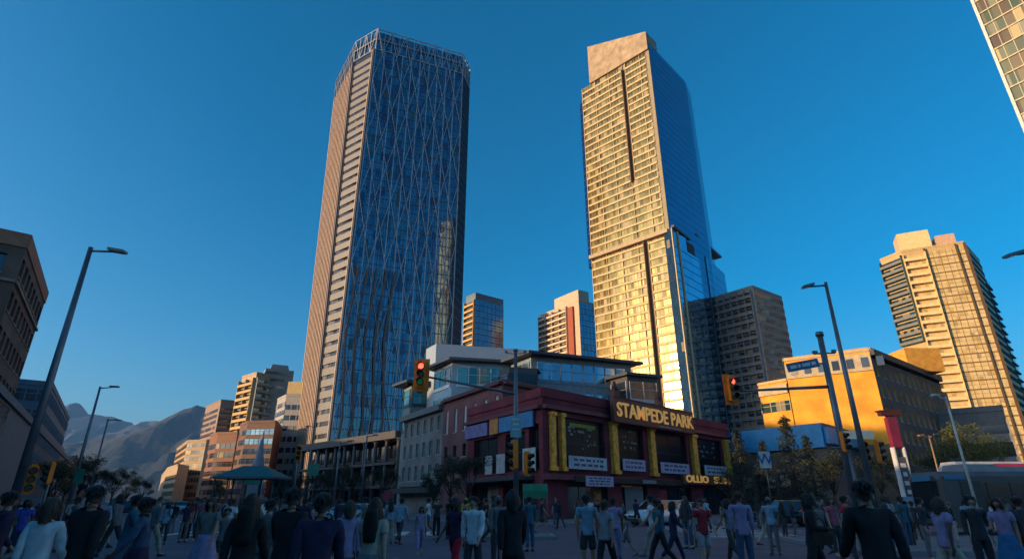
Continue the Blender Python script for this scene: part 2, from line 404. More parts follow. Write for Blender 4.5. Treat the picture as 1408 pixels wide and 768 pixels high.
tan = M('tower_stone_fins', (.46, .31, .21), .6); tanw = M('tower_white_panel', (.185, .172, .16), .5)
names = ['facade', 'facade', 'facade', 'facade', 'facade', 'facade', 'facade']
n = len(topl)
HB = 188/200
for i in range(n):
    j = (i+1) % n; mb = MB()
    h0, h1 = (0, HB)
    a, b = botl[i], botl[j]; c, d = topl[j], topl[i]
    c2, d2 = b.lerp(c, HB), a.lerp(d, HB)
    mb.face([a, b, c2, d2], 5 if i in (0, 1) else 0)
    q = [a, b, c2, d2]
    if i == 2:      # broad front: dense mullions, thin floor lines
        P, nn = curtain(mb, q, 46, 30, 1, 1, .10, .35, .16, .28)
        for k in range(0, 31, 3): mb.bar(P(k/30, 0), P(k/30, 1), .30, .55, nn, 2)
    elif i == 0: P, nn = curtain(mb, q, 46, 12, 1, 3, .10, .4, 1.15, .3)
    elif i == 1:
        P, nn = curtain(mb, q, 46, 1, 4, 1, .10, 2.5, .5, .9)
        mb.bar(P(.94, 0), P(.94, 1), .5, 1.0, nn, 3)
    else: curtain(mb, q, 46, 8, 1, 1)
    mb.build('facade', [g_navy, steel_d, steel_l, tan, tanw, glass('bronze_dark_glass', [(.035, .035, .045), (.07, .065, .08)], 1.5, 4.0, .35, .2, .01, .04, (.1, .09, .08))], root)
# open steel crown
mb = MB()
for i in range(n):
    j = (i+1) % n; a, b = botl[i].lerp(topl[i], HB), botl[j].lerp(topl[j], HB); c, d = topl[j], topl[i]
    L = (b-a).length; k = max(2, int(L/3.2)); nn = (b-a).cross(d-a).normalized()
    P = lambda s, h: (a.lerp(b, s)).lerp(d.lerp(c, s), h)
    for s in range(k+1): mb.bar(P(s/k, 0), P(s/k, 1), .28, .35, nn, 0)
    for h in (0.02, .5, .98): mb.bar(P(0, h), P(1, h), .35, .4, nn, 0)
    for s in range(k): mb.bar(P(s/k, 0 if s % 2 else 1), P((s+1)/k, 1 if s % 2 else 0), .22, .3, nn, 0)
    ins = -nn*.15
    mb.face([a+ins, b+ins, c+ins-Vector((0, 0, 1.5)), d+ins-Vector((0, 0, 1.5))], 1)
mb.build('crown', [steel_l, g_navy], root)
mb = MB(); mb.face([p.lerp(t, HB) for p, t in zip(botl, topl)], 0); mb.build('roof', roofm, root)
# diagonal bracing seen over the front
mb = MB(); a, b, c, d = botl[2], botl[3], topl[3], topl[2]; nn = (b-a).cross(d-a).normalized()
P = lambda s, h: (a.lerp(b, s)).lerp(d.lerp(c, s), h)+nn*.5
cols = 13; hs_ = [i/14 for i in range(15)]
for r in range(len(hs_)-1):
    for cidx in range(cols):
        u0, u1 = cidx/cols, (cidx+1)/cols
        if (r+cidx) % 2: u0, u1 = u1, u0
        mb.bar(P(u0, hs_[r]), P(u1, hs_[r+1]), .2, .25, nn, 0)
mb.build('diagonal_brace', steel_l, root)
# exposed legs of the lobby
mb = MB()
for k in range(5):
    s = .02+k*.085
    for (h0, h1, ds) in ((0, .14, .05), (.14, .28, -.05), (.28, .42, .05)):
        mb.bar(P(s+(0 if ds > 0 else .05), h0)+nn*.4, P(s+(.05 if ds > 0 else 0), h1)+nn*.4, .7, .7, nn, 0)
mb.build('truss', M('bronze_steel', (.13, .10, .09), .5, .3), root)

# dark podium with columns in front of the tower
def on_ground(px, y): return Vector((gx(px, y), y, 0))
p_a = on_ground(425, 150); p_b = on_ground(562, 118)
pod = [V2(p_a), V2(p_b), (p_b.x+32, p_b.y+28), (p_a.x+24, p_a.y+34)]
root, pl, c = bld('podium_building', 'dark podium with tall columns and flat canopies below the braced glass tower', pod)
mb = MB(); mb.prism(pl, 0, 15, 0, 1); mb.build('wall', [M('podium_dark', (.05, .05, .055), .5), roofm], root)
nn = nrm2(pl[0], pl[1]); A = Vector((*pl[0], 0)); B = Vector((*pl[1], 0)); L = (B-A).length; t = (B-A)/L
me = None
for k in range(11):
    mb = MB(); 
    if me is None:
        mb.tube((0, 0, 0), (0, 0, 13.5), .42, .42, 12); mb.box((0, 0, .4), (1.2, 1.2, .8)); mb.box((0, 0, 13.4), (1.2, 1.2, .35)); me = mb.mesh('column', M('column_concrete', (.075, .07, .07), .7))
    link('column', me, root, A+t*(L*k/10)+nn*3.2)
for k, z in enumerate((4.4, 8.8)):
    mb = MB(); mb.bar(A+Vector((0, 0, z)), B+Vector((0, 0, z)), .5, 3.9, nn); mb.build('canopy', M('podium_edge', (.045, .045, .05), .6), root)
mb = MB(); mb.bar(A+Vector((0, 0, 14.2)), B+Vector((0, 0, 14.2)), 1.5, 4.2, nn); mb.build('cornice', M('podium_edge', (.2, .2, .2)), root)
for z in (1, 5.2, 9.6):
    sh = band(root, 'glazing_band', A, B, z, 3.2, [dark_f, g_dark], pw=2.0)

# ---- right golden tower -----------------------------------------------
root_c = atz(889, 45, 200)
dirA = (atz(799, 118, 190)-atz(885, 66, 190)).normalized()      # runs away to the left
A1 = Vector((root_c.x, root_c.y, 0)); LA = (atz(799, 118, 190)-atz(885, 66, 190)).length+2
A0 = A1+dirA*LA
B1 = atz(940, 100, 200); B1.z = 0; B2 = atz(947, 118, 200); B2.z = 0
bk = [B2+Vector((-18, 22, 0)), A0+Vector((12, 20, 0))]
poly = [V2(A0), V2(A1), V2(B1), V2(B2), V2(bk[0]), V2(bk[1])]
root, pl, c = bld('residential_tower', 'tall golden tower with pale balcony bands and a sheer dark blue glass side', poly)
root['category'] = 'skyscraper'
cream = M('tower_cream_concrete', (.62, .47, .25), .65); cream_p = M('tower_cream_parapet', (.66, .53, .34), .6)
g_gold = glass('golden_bronze_glass', [(.26, .19, .06), (.55, .42, .14), (.16, .12, .05), (.40, .31, .10)], 1.5, 3.45, .7, .14, .025, .12, (.45, .35, .18))
g_sky = glass('sky_blue_glass', [(.045, .13, .24), (.06, .165, .29), (.05, .15, .26)], 1.6, 3.4, .95, .06, .004, .0)
HM = 190; FH = 3.45
mb = MB(); mb.prism(pl, 0, HM, 0, 1); mb.build('wall', [M('tower_core', (.30, .25, .17), .7), roofm], root)
q = lambda i, z: Vector((*pl[i], z))
# glass side
for (i, j) in ((1, 2), (2, 3), (3, 4)):
    nn = nrm2(pl[i], pl[j]); mb = MB(); o = nn*.25
    mb.face([q(i, 0)+o, q(j, 0)+o, q(j, HM+4)+o, q(i, HM+4)+o], 0)
    for k in range(1, 57): mb.bar(q(i, k*3.4)+o, q(j, k*3.4)+o, .16, .05, nn, 1)
    mb.build('glass_facade', [g_sky, M('blue_spandrel', (.05, .13, .22), .3, .5)], root)
# balcony face, split by the two vertical recesses
nA = nrm2(pl[0], pl[1]); Av = q(0, 0); Bv = q(1, 0); LA_ = (Bv-Av).length; tA = (Bv-Av)/LA_
HL = 98
def seg(s0, s1): return (Av+tA*LA_*s0, Av+tA*LA_*s1)
me_u = [None]*2; me_l = [None]*2; me_m = [None]*2
nfl = int(HM/FH)
for k in range(nfl):
    z = k*FH
    up = z > HL
    segs = ((0.0, .62), (.665, .95)) if z > 126 else ((0, .62), (.62, .95)) if up else ((.0, .70), (.745, .985))
    for s, (s0, s1) in enumerate(segs):
        store = me_u if up else me_l
        a, b = seg(s0, s1)
        L = (b-a).length
        if up and 98 < z <= 126: store = me_m
        if store[s] is None:
            m_ = MB()
            m_.face([a+nA*.1, b+nA*.1, b+nA*.1+Vector((0, 0, FH)), a+nA*.1+Vector((0, 0, FH))], 1)
            m_.bar(a+nA*.1+Vector((0, 0, .42)), b+nA*.1+Vector((0, 0, .42)), .84, .38, nA, 0)
            m_.bar(a+nA*.48+Vector((0, 0, 1.2)), b+nA*.48+Vector((0, 0, 1.2)), .06, .05, nA, 2)
            kk = int(L/1.5)
            for i in range(kk+1):
                p = a+tA*(L*i/kk)+nA*.1; m_.bar(p, p+Vector((0, 0, FH)), .22 if i % 5 == 0 else .07, .45 if i % 5 == 0 else .1, nA, 0)
            store[s] = m_.mesh('balcony', [cream, g_gold, cream_p])
        link('balcony', store[s], root, (0, 0, z))
mb = MB()   # the two dark vertical slots
for (s0, s1, z0, z1) in ((.62, .665, 127, HM-3), (.70, .745, 0, HL)):
    a, b = seg(s0, s1); mb.face([a+nA*.06+Vector((0, 0, z0)), b+nA*.06+Vector((0, 0, z0)), b+nA*.06+Vector((0, 0, z1)), a+nA*.06+Vector((0, 0, z1))], 0)
    mb.bar(a+Vector((0, 0, z0)), a+Vector((0, 0, z1)), .3, 1.6, nA, 1)
mb.build('vertical_recess', [M('recess_brown', (.10, .06, .04), .8), M('recess_edge', (.22, .15, .09), .7)], root)
mb = MB(); a, b = seg(-.01, 1.0); mb.bar(a+Vector((0, 0, HL+1.2)), b+Vector((0, 0, HL+1.2)), 1.6, 2.0, nA, 0)
mb.build('cornice', M('belt_course', (.42, .32, .2), .6), root)
# crown: pale parapet block that rises to the left
cr0 = hit(809, 66, A0, A1); crL = V2(cr0)
z_r, z_l = 200, max(200, cr0.z)
cp = [(crL[0]-c[0], crL[1]-c[1], z_l), (pl[1][0], pl[1][1], z_r)]
ins = -nA*9
cp += [(cp[1][0]+ins.x, cp[1][1]+ins.y, z_r), (cp[0][0]+ins.x, cp[0][1]+ins.y, z_l)]
o = nA*.9
cp = [(p[0]+o.x, p[1]+o.y, p[2]) for p in cp]
mb = MB(); mb.prism([p[:2] for p in cp], HM, z_r, 0, 0, poly2=cp); mb.build('crown', brick('crown_panel', (.42, .31, .20), (.36, .265, .17), (.16, .12, .08), 3.0, 3.4), root)
# glazed strip down the left edge of the upper part and the blue corner volume below
mb = MB(); a = Av-tA*3.2-nA*1.5; b = Av
nn = nA; mb.prism([V2(a), V2(b), V2(b-nA*7), V2(a-nA*7)], 96, 183, 0)
for k in range(25): mb.bar(a+Vector((0, 0, 98+k*3.45)), b+Vector((0, 0, 98+k*3.45)), .4, .2, nA, 1)
mb.build('corner_bay', [g_sky, steel_d], root)
P2 = Vector((*pl[1], 0)); tB = (Vector((*pl[2], 0))-P2).normalized(); nB = nrm2(pl[1], pl[2])
lowp = [P2-tB*1.0+nB*2.0+nA*1.4, P2+tB*19+nB*2.0, P2+tB*19-nB*2, P2-tB*1.0-nB*2]
mb = MB(); HLb = 99
mb.prism([V2(p) for p in lowp], 0, HLb-6, 0, 1); mb.prism([V2(p) for p in (lowp[0], P2+tB*9+nB*2.0, P2+tB*9-nB*2, lowp[3])], HLb-6, HLb, 0, 1)
for k in range(1, 28): mb.bar(lowp[0]+Vector((0, 0, k*3.4)), lowp[1]+Vector((0, 0, k*3.4)), .3, .08, nB, 2)
for s in (0, .22): mb.bar(lowp[0].lerp(lowp[1], s), lowp[0].lerp(lowp[1], s)+Vector((0, 0, HLb)), 1.0, .35, nB, 3)
mb.build('corner_volume', [glass('pale_blue_glass', [(.14, .34, .50), (.22, .46, .62), (.17, .38, .52)], 1.6, 3.4, .9, .07, .01, .03), roofm, M('blue_spandrel', (.05, .13, .22), .3, .5), cream], root)
mb = MB()
mb.bar(lowp[0]+Vector((0, 0, HLb+.8)), P2+tB*13+nB*1+Vector((0, 0, HLb+.8)), .9, 1.2, nB, 0)
mb.bar(P2+tB*9+nB*.5+Vector((0, 0, HLb-3.4)), P2+tB*18+nB*.5+Vector((0, 0, HLb-3.4)), 6.4, .5, nB, 1)
mb.build('sky_terrace', [M('terrace_rim', (.04, .05, .07), .5), M('terrace_shade', (.05, .04, .03), .8)], root)
ex = [P2+tB*((Vector((*pl[2], 0))-P2).length-6)+nB*.6, Vector((*pl[3], 0))+tB*8+nB*.6, Vector((*pl[3], 0))+tB*8-nB*12, P2+tB*20-nB*10]
mb = MB(); mb.prism([V2(p) for p in ex], 0, 98, 0, 1)
for k in range(1, 28): mb.bar(ex[0]+Vector((0, 0, k*3.4)), ex[1]+Vector((0, 0, k*3.4)), .2, .06, nB, 2)
mb.build('rear_wing', [g_sky, roofm, M('blue_spandrel', (.05, .13, .22), .3, .5)], root)
mb = MB(); mb.prism([V2(p) for p in (ex[0]-tB*6, ex[1]+tB*.1, ex[2], ex[3])], 106, 106.8, 0); mb.build('ledge', steel_d, root)

# ---- generic storeyed tower -------------------------------------------
def tower(label, poly, H, faces, wall, fh=3.4, z0=0, wallname='wall', cap=None, name='apartment_tower', cat='building'):
    """faces: list of (edge index, kind, mats, pane width, s0, s1)"""
    root, pl, c = bld(name, label, poly); root['category'] = cat
    mb = MB(); mb.prism(pl, 0, H, 0, 1); mb.build(wallname, [wall, roofm], root)
    simple_roof(root, pl, H, wall)
    nfl = int((H-z0)/fh); tot = 0
    for (i, kind, mats, pw, s0, s1) in faces:
        j = (i+1) % len(pl); a = Vector((*pl[i], 0)).lerp(Vector((*pl[j], 0)), s0); b = Vector((*pl[i], 0)).lerp(Vector((*pl[j], 0)), s1); sh = None
        for k in range(nfl):
            if tot >= 98: break
            kk = nfl-1-k; tot += 1
            sh = band(root, 'balcony' if kind == 'balcony' else 'window_band', a, b, z0+kk*fh+(.9 if kind == 'ribbon' else 0), fh*(.55 if kind == 'ribbon' else 1) if kind != 'full' else fh, mats, 'ribbon' if kind == 'full' else kind, pw, shared=sh)
    return root, pl, c

# right-hand golden tower
Hg = 100
G = atz(1325, 334, Hg); g3 = atz(1347, 359, Hg); g1 = hit(1237, 340, G, G+Vector((-.9, .43, 0))); g1.z = Hg; g0 = g1+Vector((-3, 16, 0)); g0 = hit(1207, 345, g1, g1+Vector((-.35, .94, 0))); g0.z = Hg
gold_l = (g1-G).normalized()
amber = M('amber_stone', (.80, .60, .30), .5); g_amber = glass('amber_reflecting_glass', [(.66, .47, .20), (.90, .68, .34), (.80, .6, .28)], 1.4, 1.7, .25, .22, .03, .08, (.42, .33, .18))
poly = [V2(g0), V2(g1), V2(G), V2(g3), V2(g3+Vector((-12, 16, 0))), V2(g0+Vector((14, 14, 0)))]
root, pl, c = tower('golden high-rise lit by low sun at the right with teal glass on its flank', poly, Hg,
   [(1, 'balcony', [amber, g_amber, amber], 1.5, 0, .36), (1, 'full', [M('amber_mullion', (.20, .12, .05), .5), g_amber], 2.1, .38, 1), (2, 'ribbon', [M('teal_frame', (.05, .1, .11)), g_teal], 1.5, 0, 1), (0, 'balcony', [M('teal_frame', (.05, .1, .11)), g_teal, M('grey_parapet', (.2, .2, .2))], 1.5, 0, 1)],
   M('amber_wall', (.55, .38, .18), .6), 3.4, name='high_rise', cat='skyscraper')
q = lambda i, z: Vector((*pl[i], z)); nG = nrm2(pl[1], pl[2]); tG = (q(2, 0)-q(1, 0)).normalized(); LG = (q(2, 0)-q(1, 0)).length
mb = MB()
for s, wdt in ((.37, .6), (.86, .45), (1.0, .9)):
    p = q(1, 0)+tG*LG*s+nG*.2; mb.bar(p, p+Vector((0, 0, Hg)), wdt, .7, nG, 0)
mb.build('vertical_rib', M('dark_rib', (.10, .06, .03), .7), root)
mb = MB(); a = q(1, 0)+tG*0; b = q(1, 0)+tG*LG*.52; mb.prism([V2(a), V2(b), V2(b-nG*9), V2(a-nG*9)], Hg, Hg+8.5, 0); mb.build('penthouse', amber, root)
mb = MB(); a = q(1, 0)+tG*LG*.6; b = q(1, 0)+tG*LG*.9; mb.prism([V2(a), V2(b), V2(b-nG*7), V2(a-nG*7)], Hg, Hg+5, 0); mb.build('penthouse', M('amber_pink', (.6, .38, .26), .6), root)
# stepped teal shoulder on its right
s0 = g3+Vector((0, 0, 0)); e = (g3-G).normalized()
poly = [V2(G+e*24), V2(G+e*36), V2(G+e*36+Vector((-10, 14, 0))), V2(G+e*24+Vector((-10, 14, 0)))]
mb = MB(); mb.prism(rel(poly, c), 0, 92, 0, 1)
nE = nrm2(poly[0], poly[1])
for k in range(27): mb.bar(Vector((*rel(poly, c)[0], k*3.4)), Vector((*rel(poly, c)[1], k*3.4)), .5, .5, nE, 2)
mb.build('side_wing', [g_teal, roofm, M('teal_frame', (.05, .1, .11))], root)

# grey apartment block to the right of the golden tower
p0 = atz(978, 412, 80); p1 = atz(1035, 395, 80); p2 = atz(1075, 410, 80)
p2b = p1+(p2-p1)*1.0
gconc = M('grey_concrete', (.30, .28, .26), .8)
tower('grey concrete apartment tower with small balconies behind the orange building', [V2(p0), V2(p1), V2(p2b), V2(p2b+Vector((-12, 18, 0))), V2(p0+Vector((10, 16, 0)))], 80,
   [(0, 'balcony', [gconc, g_dark, M('pale_rail', (.22, .21, .2))], 2.6, 0, .96), (1, 'ribbon', [gconc, g_dark], 1.5, 0, 1)], gconc, 3.3)
# balcony block left of the golden tower
p0 = atz(742, 422, 112); p1 = atz(795, 400, 112); p2 = atz(826, 408, 112)
sand = M('sand_concrete', (.62, .47, .34), .7)
r_, pl, c = tower('mid-distance apartment tower with cream balcony rows and a red stripe left of the golden tower', [V2(p0), V2(p1), V2(p2), V2(p2+Vector((-14, 20, 0))), V2(p0+Vector((8, 18, 0)))], 106,
   [(0, 'balcony', [sand, g_dark, M('cream_rail', (.68, .56, .42))], 1.2, 0, .72), (1, 'full', [M('bluegrey', (.2, .25, .3)), glass('slate_glass', [(.14, .22, .30), (.2, .3, .4)], 1.5, 3.3, .8, .1, .01, .04)], 2.2, 0, 1)], sand, 3.4)
nn = nrm2(pl[0], pl[1]); a = Vector((*pl[0], 0)).lerp(Vector((*pl[1], 0)), .76); b = Vector((*pl[0], 0)).lerp(Vector((*pl[1], 0)), .88)
mb = MB(); mb.prism([V2(a+nn*1.2), V2(b+nn*1.2), V2(b), V2(a)], 0, 104, 0); mb.build('stair_panel', M('red_panel', (.35, .07, .03), .6), r_)
a = Vector((*pl[0], 0)).lerp(Vector((*pl[1], 0)), .4); b = Vector((*pl[1], 0)); mb = MB(); mb.prism([V2(a), V2(b), V2(b-nn*8), V2(a-nn*8)], 106, 113, 0); mb.build('penthouse', sand, r_)
# slate tower right of the office tower, sunlight on its left edge painted orange
p0 = atz(641, 410, 112); p1 = atz(654, 404, 112); p2 = atz(692, 414, 112)
tower('slim slate blue office tower with a sunlit orange edge behind the dark glass tower', [V2(p0), V2(p1), V2(p2), V2(p2+Vector((-5, 16, 0))), V2(p0+Vector((4, 14, 0)))], 112,
   [(0, 'balcony', [M('sunlit_orange', (.6, .35, .12)), g_dark, M('sunlit_orange', (.6, .35, .12))], 1.2, 0, 1), (1, 'full', [M('slate_frame', (.12, .17, .22)), glass('slate_glass2', [(.12, .2, .28), (.16, .25, .34)], 1.8, 3.3, .75, .15, .01, .02)], 2.6, 0, 1)], M('slate_wall', (.14, .18, .23), .6), 3.4)

# ---- buildings on the far left down the avenue --------------------------
def simple_tower(label, P3, H, faces, wall, fh=3.3, name='apartment_tower', deep=16):
    p = [Vector(x) for x in P3]; n0 = nrm2(p[-2], p[-1])
    poly = [V2(x) for x in p]+[V2(p[-1]+Vector((-4, deep, 0))), V2(p[0]+Vector((4, deep, 0)))]
    return tower(label, poly, H, faces, wall, fh, name=name)
pk = M('pinkish_stone', (.30, .19, .14), .75); bst = M('brown_brick_far', (.33, .20, .14), .8); cst = M('cream_stone_far', (.44, .32, .19), .7)
simple_tower('stepped tan high-rise with a sunlit left edge, tallest of the far cluster down the avenue', [atz(335, 508, 62), atz(355, 502, 62), atz(396, 512, 62)], 58,
   [(0, 'balcony', [M('tan_far', (.50, .33, .14)), g_dark, M('tan_far', (.50, .33, .14))], 1.3, 0, 1), (1, 'balcony', [M('grey_far', (.3, .3, .28)), g_teal, M('grey_far', (.3, .3, .28))], 1.3, 0, 1)], cst)
r_ = thing('apartment_tower', 'dark glazed upper block with a small stepped cap behind the stepped tan high-rise', 'building', (*V2(atz(375, 494, 66)+Vector((0, 9, 0))), 0))
mb = MB(); mb.box((0, 0, 31), (13, 11, 62), .5); mb.box((0, 0, 63.4), (9, 8, 2.8), .5, taper=.8); mb.build('wall', M('grey_far', (.3, .3, .28)), r_)
for k_ in range(3): mb = MB(); mb.box((0, 0, 60-k_*3.3), (13.1, 11.1, 1.4), .5); mb.build('window_band', g_dark, r_)
simple_tower('reddish brown apartment tower with a pale top left of the tan high-rise', [atz(284, 556, 58), atz(305, 546, 58), atz(328, 548, 58)], 56,
   [(0, 'ribbon', [pk, g_dark], 1.6, 0, .9), (1, 'balcony', [M('grey_far', (.3, .3, .28)), g_dark, M('redbrick_far', (.36, .13, .09))], 1.5, 0, 1)], pk)
simple_tower('low sunlit tan block with vertical ribs, leftmost of the cluster down the avenue', [atz(243, 618, 30), atz(258, 607, 30), atz(284, 606, 30)], 30,
   [(0, 'ribbon', [cst, g_dark], 1.6, 0, 1), (1, 'ribbon', [cst, g_dark], 1.6, 0, 1)], M('tan_far2', (.42, .27, .14)))
simple_tower('small hazy beige block farthest down the avenue', [atz(222, 655, 16), atz(230, 645, 16), atz(245, 640, 16)], 16, [(1, 'ribbon', [cst, g_dark], 1.6, 0, 1)], cst)
r_, pl, c = simple_tower('pale stone block with dark square windows just left of the braced glass tower', [on_ground(360, 236), on_ground(372, 226), on_ground(418, 226)], 41,
   [(0, 'ribbon', [M('pale_rib', (.6, .45, .33)), g_dark], 3.0, 0, 1)], M('pale_grid', (.36, .34, .32), .7))
mb = MB(); f_ = M('pale_grid', (.36, .34, .32), .7)
wm = window_mesh(1.9, 1.9, dark_f, g_dark, 1, 1); a = Vector((*pl[1], 0)); b = Vector((*pl[2], 0)); L = (b-a).length; nn = nrm2(a, b)
for r in range(9):
    for k in range(5):
        p = a.lerp(b, (k+.5)/5)+nn*.05; link('window', wm, r_, (p.x, p.y, 3+r*4.1), math.atan2(b.y-a.y, b.x-a.x))
mb.prism([V2(a+nn*.0), V2(b), V2(b-nn*8), V2(a-nn*8)], 42, 47, 0); mb.build('penthouse', M('gold_far', (.6, .45, .2)), r_)
simple_tower('rust red mid-rise with a blue glass corner behind the pavilion', [on_ground(312, 215), on_ground(322, 207), on_ground(362, 205)], 28,
   [(0, 'ribbon', [M('rust_far', (.15, .070, .045)), g_dark], 1.6, 0, 1), (1, 'ribbon', [M('rust_far', (.15, .070, .045)), g_blue], 1.8, 0, 1)], M('rust_far', (.15, .070, .045)))
simple_tower('narrow orange-red apartment block left of the rust red mid-rise', [on_ground(272, 232), on_ground(282, 224), on_ground(310, 222)], 26,
   [(0, 'ribbon', [M('rust_far2', (.22, .09, .045)), g_dark], 1.6, 0, 1), (1, 'ribbon', [M('rust_far2', (.22, .09, .045)), g_dark], 1.8, 0, 1)], M('rust_far2', (.22, .09, .045)))
# church-like pale spire behind the pavilion
s_ = on_ground(347, 150); r_ = thing('spire', 'pale grey pointed spire rising behind the teal pavilion roof', 'tower', s_)
mb = MB(); mb.box((0, 0, 4.5), (3.4, 3.4, 9), .4); mb.build('tower_base', M('spire_stone', (.33, .32, .33)), r_)
mb = MB(); mb.lathe((0, 0, 9), [(2.0, 0), (1.5, 1.5), (.85, 4.5), (.35, 8), (.04, 10)], 8, 0); mb.build('spire_cone', M('spire_slate', (.28, .28, .31)), r_)
# ================================================================== NEAR BUILDINGS
def text_mesh(s, size, depth=.04, bold=.0, shear=0):
    cu = bpy.data.curves.new('t', 'FONT'); cu.body = s; cu.size = size; cu.extrude = depth; cu.offset = bold; cu.align_x = 'CENTER'; cu.align_y = 'CENTER'; cu.shear = shear; cu.resolution_u = 3
    o = bpy.data.objects.new('t', cu); COL.objects.link(o); bpy.context.view_layer.update()
    me = bpy.data.meshes.new_from_object(o.evaluated_get(bpy.context.evaluated_depsgraph_get())); bpy.data.objects.remove(o); return me
def letters(name, s, a, b, zc, h, mat, root, out, org=(0, 0), fit=None, depth=.06, bold=.02):
    """raised lettering centred between a and b (world xy) on a wall that faces nrm2(a,b)"""
    me = text_mesh(s, h*1.35, depth, bold)
    me.materials.append(mat); n = nrm2(a, b); mx = (a[0]+b[0])/2-org[0]+n.x*out; my = (a[1]+b[1])/2-org[1]+n.y*out
    o = link(name, me, root, (mx, my, zc)); 
    wdt = max(v.co.x for v in me.vertices)-min(v.co.x for v in me.vertices)
    hh = max(v.co.y for v in me.vertices)-min(v.co.y for v in me.vertices)
    L = fit if fit else math.hypot(b[0]-a[0], b[1]-a[1])
    for v in me.vertices: v.co.x *= L/wdt; v.co.y *= h/hh
    o.rotation_euler = (math.pi/2, 0, math.atan2(b[1]-a[1], b[0]-a[0])); return o
def panel(name, a, b, z0, z1, out, mat, root, org, th=.12, frame=None):
    n = nrm2(a, b); mb = MB(); A = Vector((a[0]-org[0], a[1]-org[1], (z0+z1)/2))+n*(out-th); B = Vector((b[0]-org[0], b[1]-org[1], (z0+z1)/2))+n*(out-th)
    mb.bar(A, B, z1-z0, th, n, 0)
    if frame is not None:
        for z in (z0, z1): mb.bar(Vector((A.x, A.y, z))+n*.001, Vector((B.x, B.y, z))+n*.001, .12, th+.05, n, 1)
        return mb.build(name, [mat, frame], root)
    return mb.build(name, mat, root)

# ---- left brick office block -------------------------------------------
bl = brick('dark_brown_brick', (.20, .115, .08), (.15, .085, .06), (.12, .10, .09))
la = LB0-lr*46-ldir*0; poly = [V2(la+Vector((0, -4, 0))), V2(LB0), V2(LB1), V2(LB1-lr*40)]
root, pl, c = bld('office_block', 'brown brick office block with deep window rows at the left edge of the street', poly)
mb = MB()
punched(root, c, pl[1], pl[2], 4.5, 27, 8, 6, .62, .55, dark_f, g_dark, mb, depth=.35, nx=2, nz=1)
punched(root, c, pl[0], pl[1], 4.5, 27, 7, 6, .62, .55, dark_f, g_dark, mb, depth=.35, nx=2, nz=1)
for i in (0, 1, 2, 3):
    j = (i+1) % 4
    lo = 0; hi = 4.5 if i < 2 else 27
    mb.face([(*pl[i], lo), (*pl[j], lo), (*pl[j], hi), (*pl[i], hi)], 0)
mb.build('wall', [bl, M('stone_sill', (.3, .26, .22))], root)
for i in (0, 1):
    j = i+1; nn = nrm2(pl[i], pl[j])
    for z, h_, d_ in ((4.5, .5, .35), (23.2, .3, .25)):
        mb = MB(); mb.bar((pl[i][0], pl[i][1], z), (pl[j][0], pl[j][1], z), h_, d_, nn); mb.build('string_course', M('stone_course', (.30, .22, .16)), root)
simple_roof(root, pl, 27, M('parapet_rust', (.36, .17, .10), .8), 1.6, .1)
mb = MB(); mb.box((-10, 5, 30), (14, 10, 4)); mb.build('plant_room', M('parapet_rust', (.36, .17, .10), .8), root)

# ---- further blocks along the left of the avenue -------------------------
def avenue(pxa, pxb, H, label, wall, kind='ribbon', mats=None, off=0, name='mid_rise_block', deep=26):
    a = hit(pxa, 690, LB0, LB0+ldir); b = hit(pxb, 690, LB0, LB0+ldir); a.z = b.z = 0
    a -= lr*off; b -= lr*off
    poly = [V2(a-lr*deep), V2(a), V2(b), V2(b-lr*deep)]
    return tower(label, poly, H, [(0, kind, mats, 1.6, 0, 1), (1, kind, mats, 1.6, 0, 1)], wall, 3.5, name=name)
avenue(22, 62, 21, 'blue-tinted glass block behind the brown brick office block', M('blue_wall', (.12, .17, .22), .6), mats=[M('bluegrey', (.2, .25, .3)), g_blue], off=0)
avenue(66, 84, 17, 'narrow grey block with pale bands next to the blue-tinted glass block', M('grey_wall_far', (.24, .23, .23)), mats=[M('pale_band', (.3, .3, .3)), g_dark], off=3)
avenue(88, 112, 16, 'dun mid-rise with flat roof behind the street trees on the left', M('dun_wall', (.25, .21, .18)), mats=[M('dun_frame', (.2, .17, .15)), g_dark], off=0)
avenue(116, 140, 15, 'violet-grey block fourth along the left of the avenue', M('violet_wall', (.16, .14, .2)), mats=[M('dun_frame', (.2, .17, .15)), g_dark], off=2)
avenue(144, 176, 13, 'low grey-blue block farthest along the left of the avenue', M('bluewall_low', (.15, .18, .2)), mats=[M('dun_frame', (.2, .17, .15)), g_blue], off=0)
# unseen blocks added outside the frame to lay their shadow over the crossing
def plain(label, x0, y0, x1, y1, H, wall):
    return tower(label, [(x0, y0), (x1, y0), (x1, y1), (x0, y1)], H, [(1, 'ribbon', [white_f, g_dark], 2, 0, 1), (2, 'ribbon', [white_f, g_dark], 2, 0, 1)], wall, 3.6, name='unseen_block')
plain('brown street block left of the brick office block, unseen, added for its shadow', -150, 8, -101, 58, 36, M('dun_wall', (.25, .21, .18)))
plain('grey street block on the near left corner, unseen, added for its shadow', -90, -60, -42, -12, 29, M('grey_wall_far', (.24, .23, .23)))
plain('dun street block behind the viewer on the left, unseen, added for its shadow', -110, -150, -50, -75, 32, M('dun_wall', (.25, .21, .18)))
plain('long grey block west of the avenue, unseen, added for its shadow', -250, 66, -130, 120, 29, M('grey_wall_far', (.24, .23, .23)))
plain('tan tower behind the viewer on the right, mirrored in the dark glass tower', 137, -14, 152, 2, 248, sand)

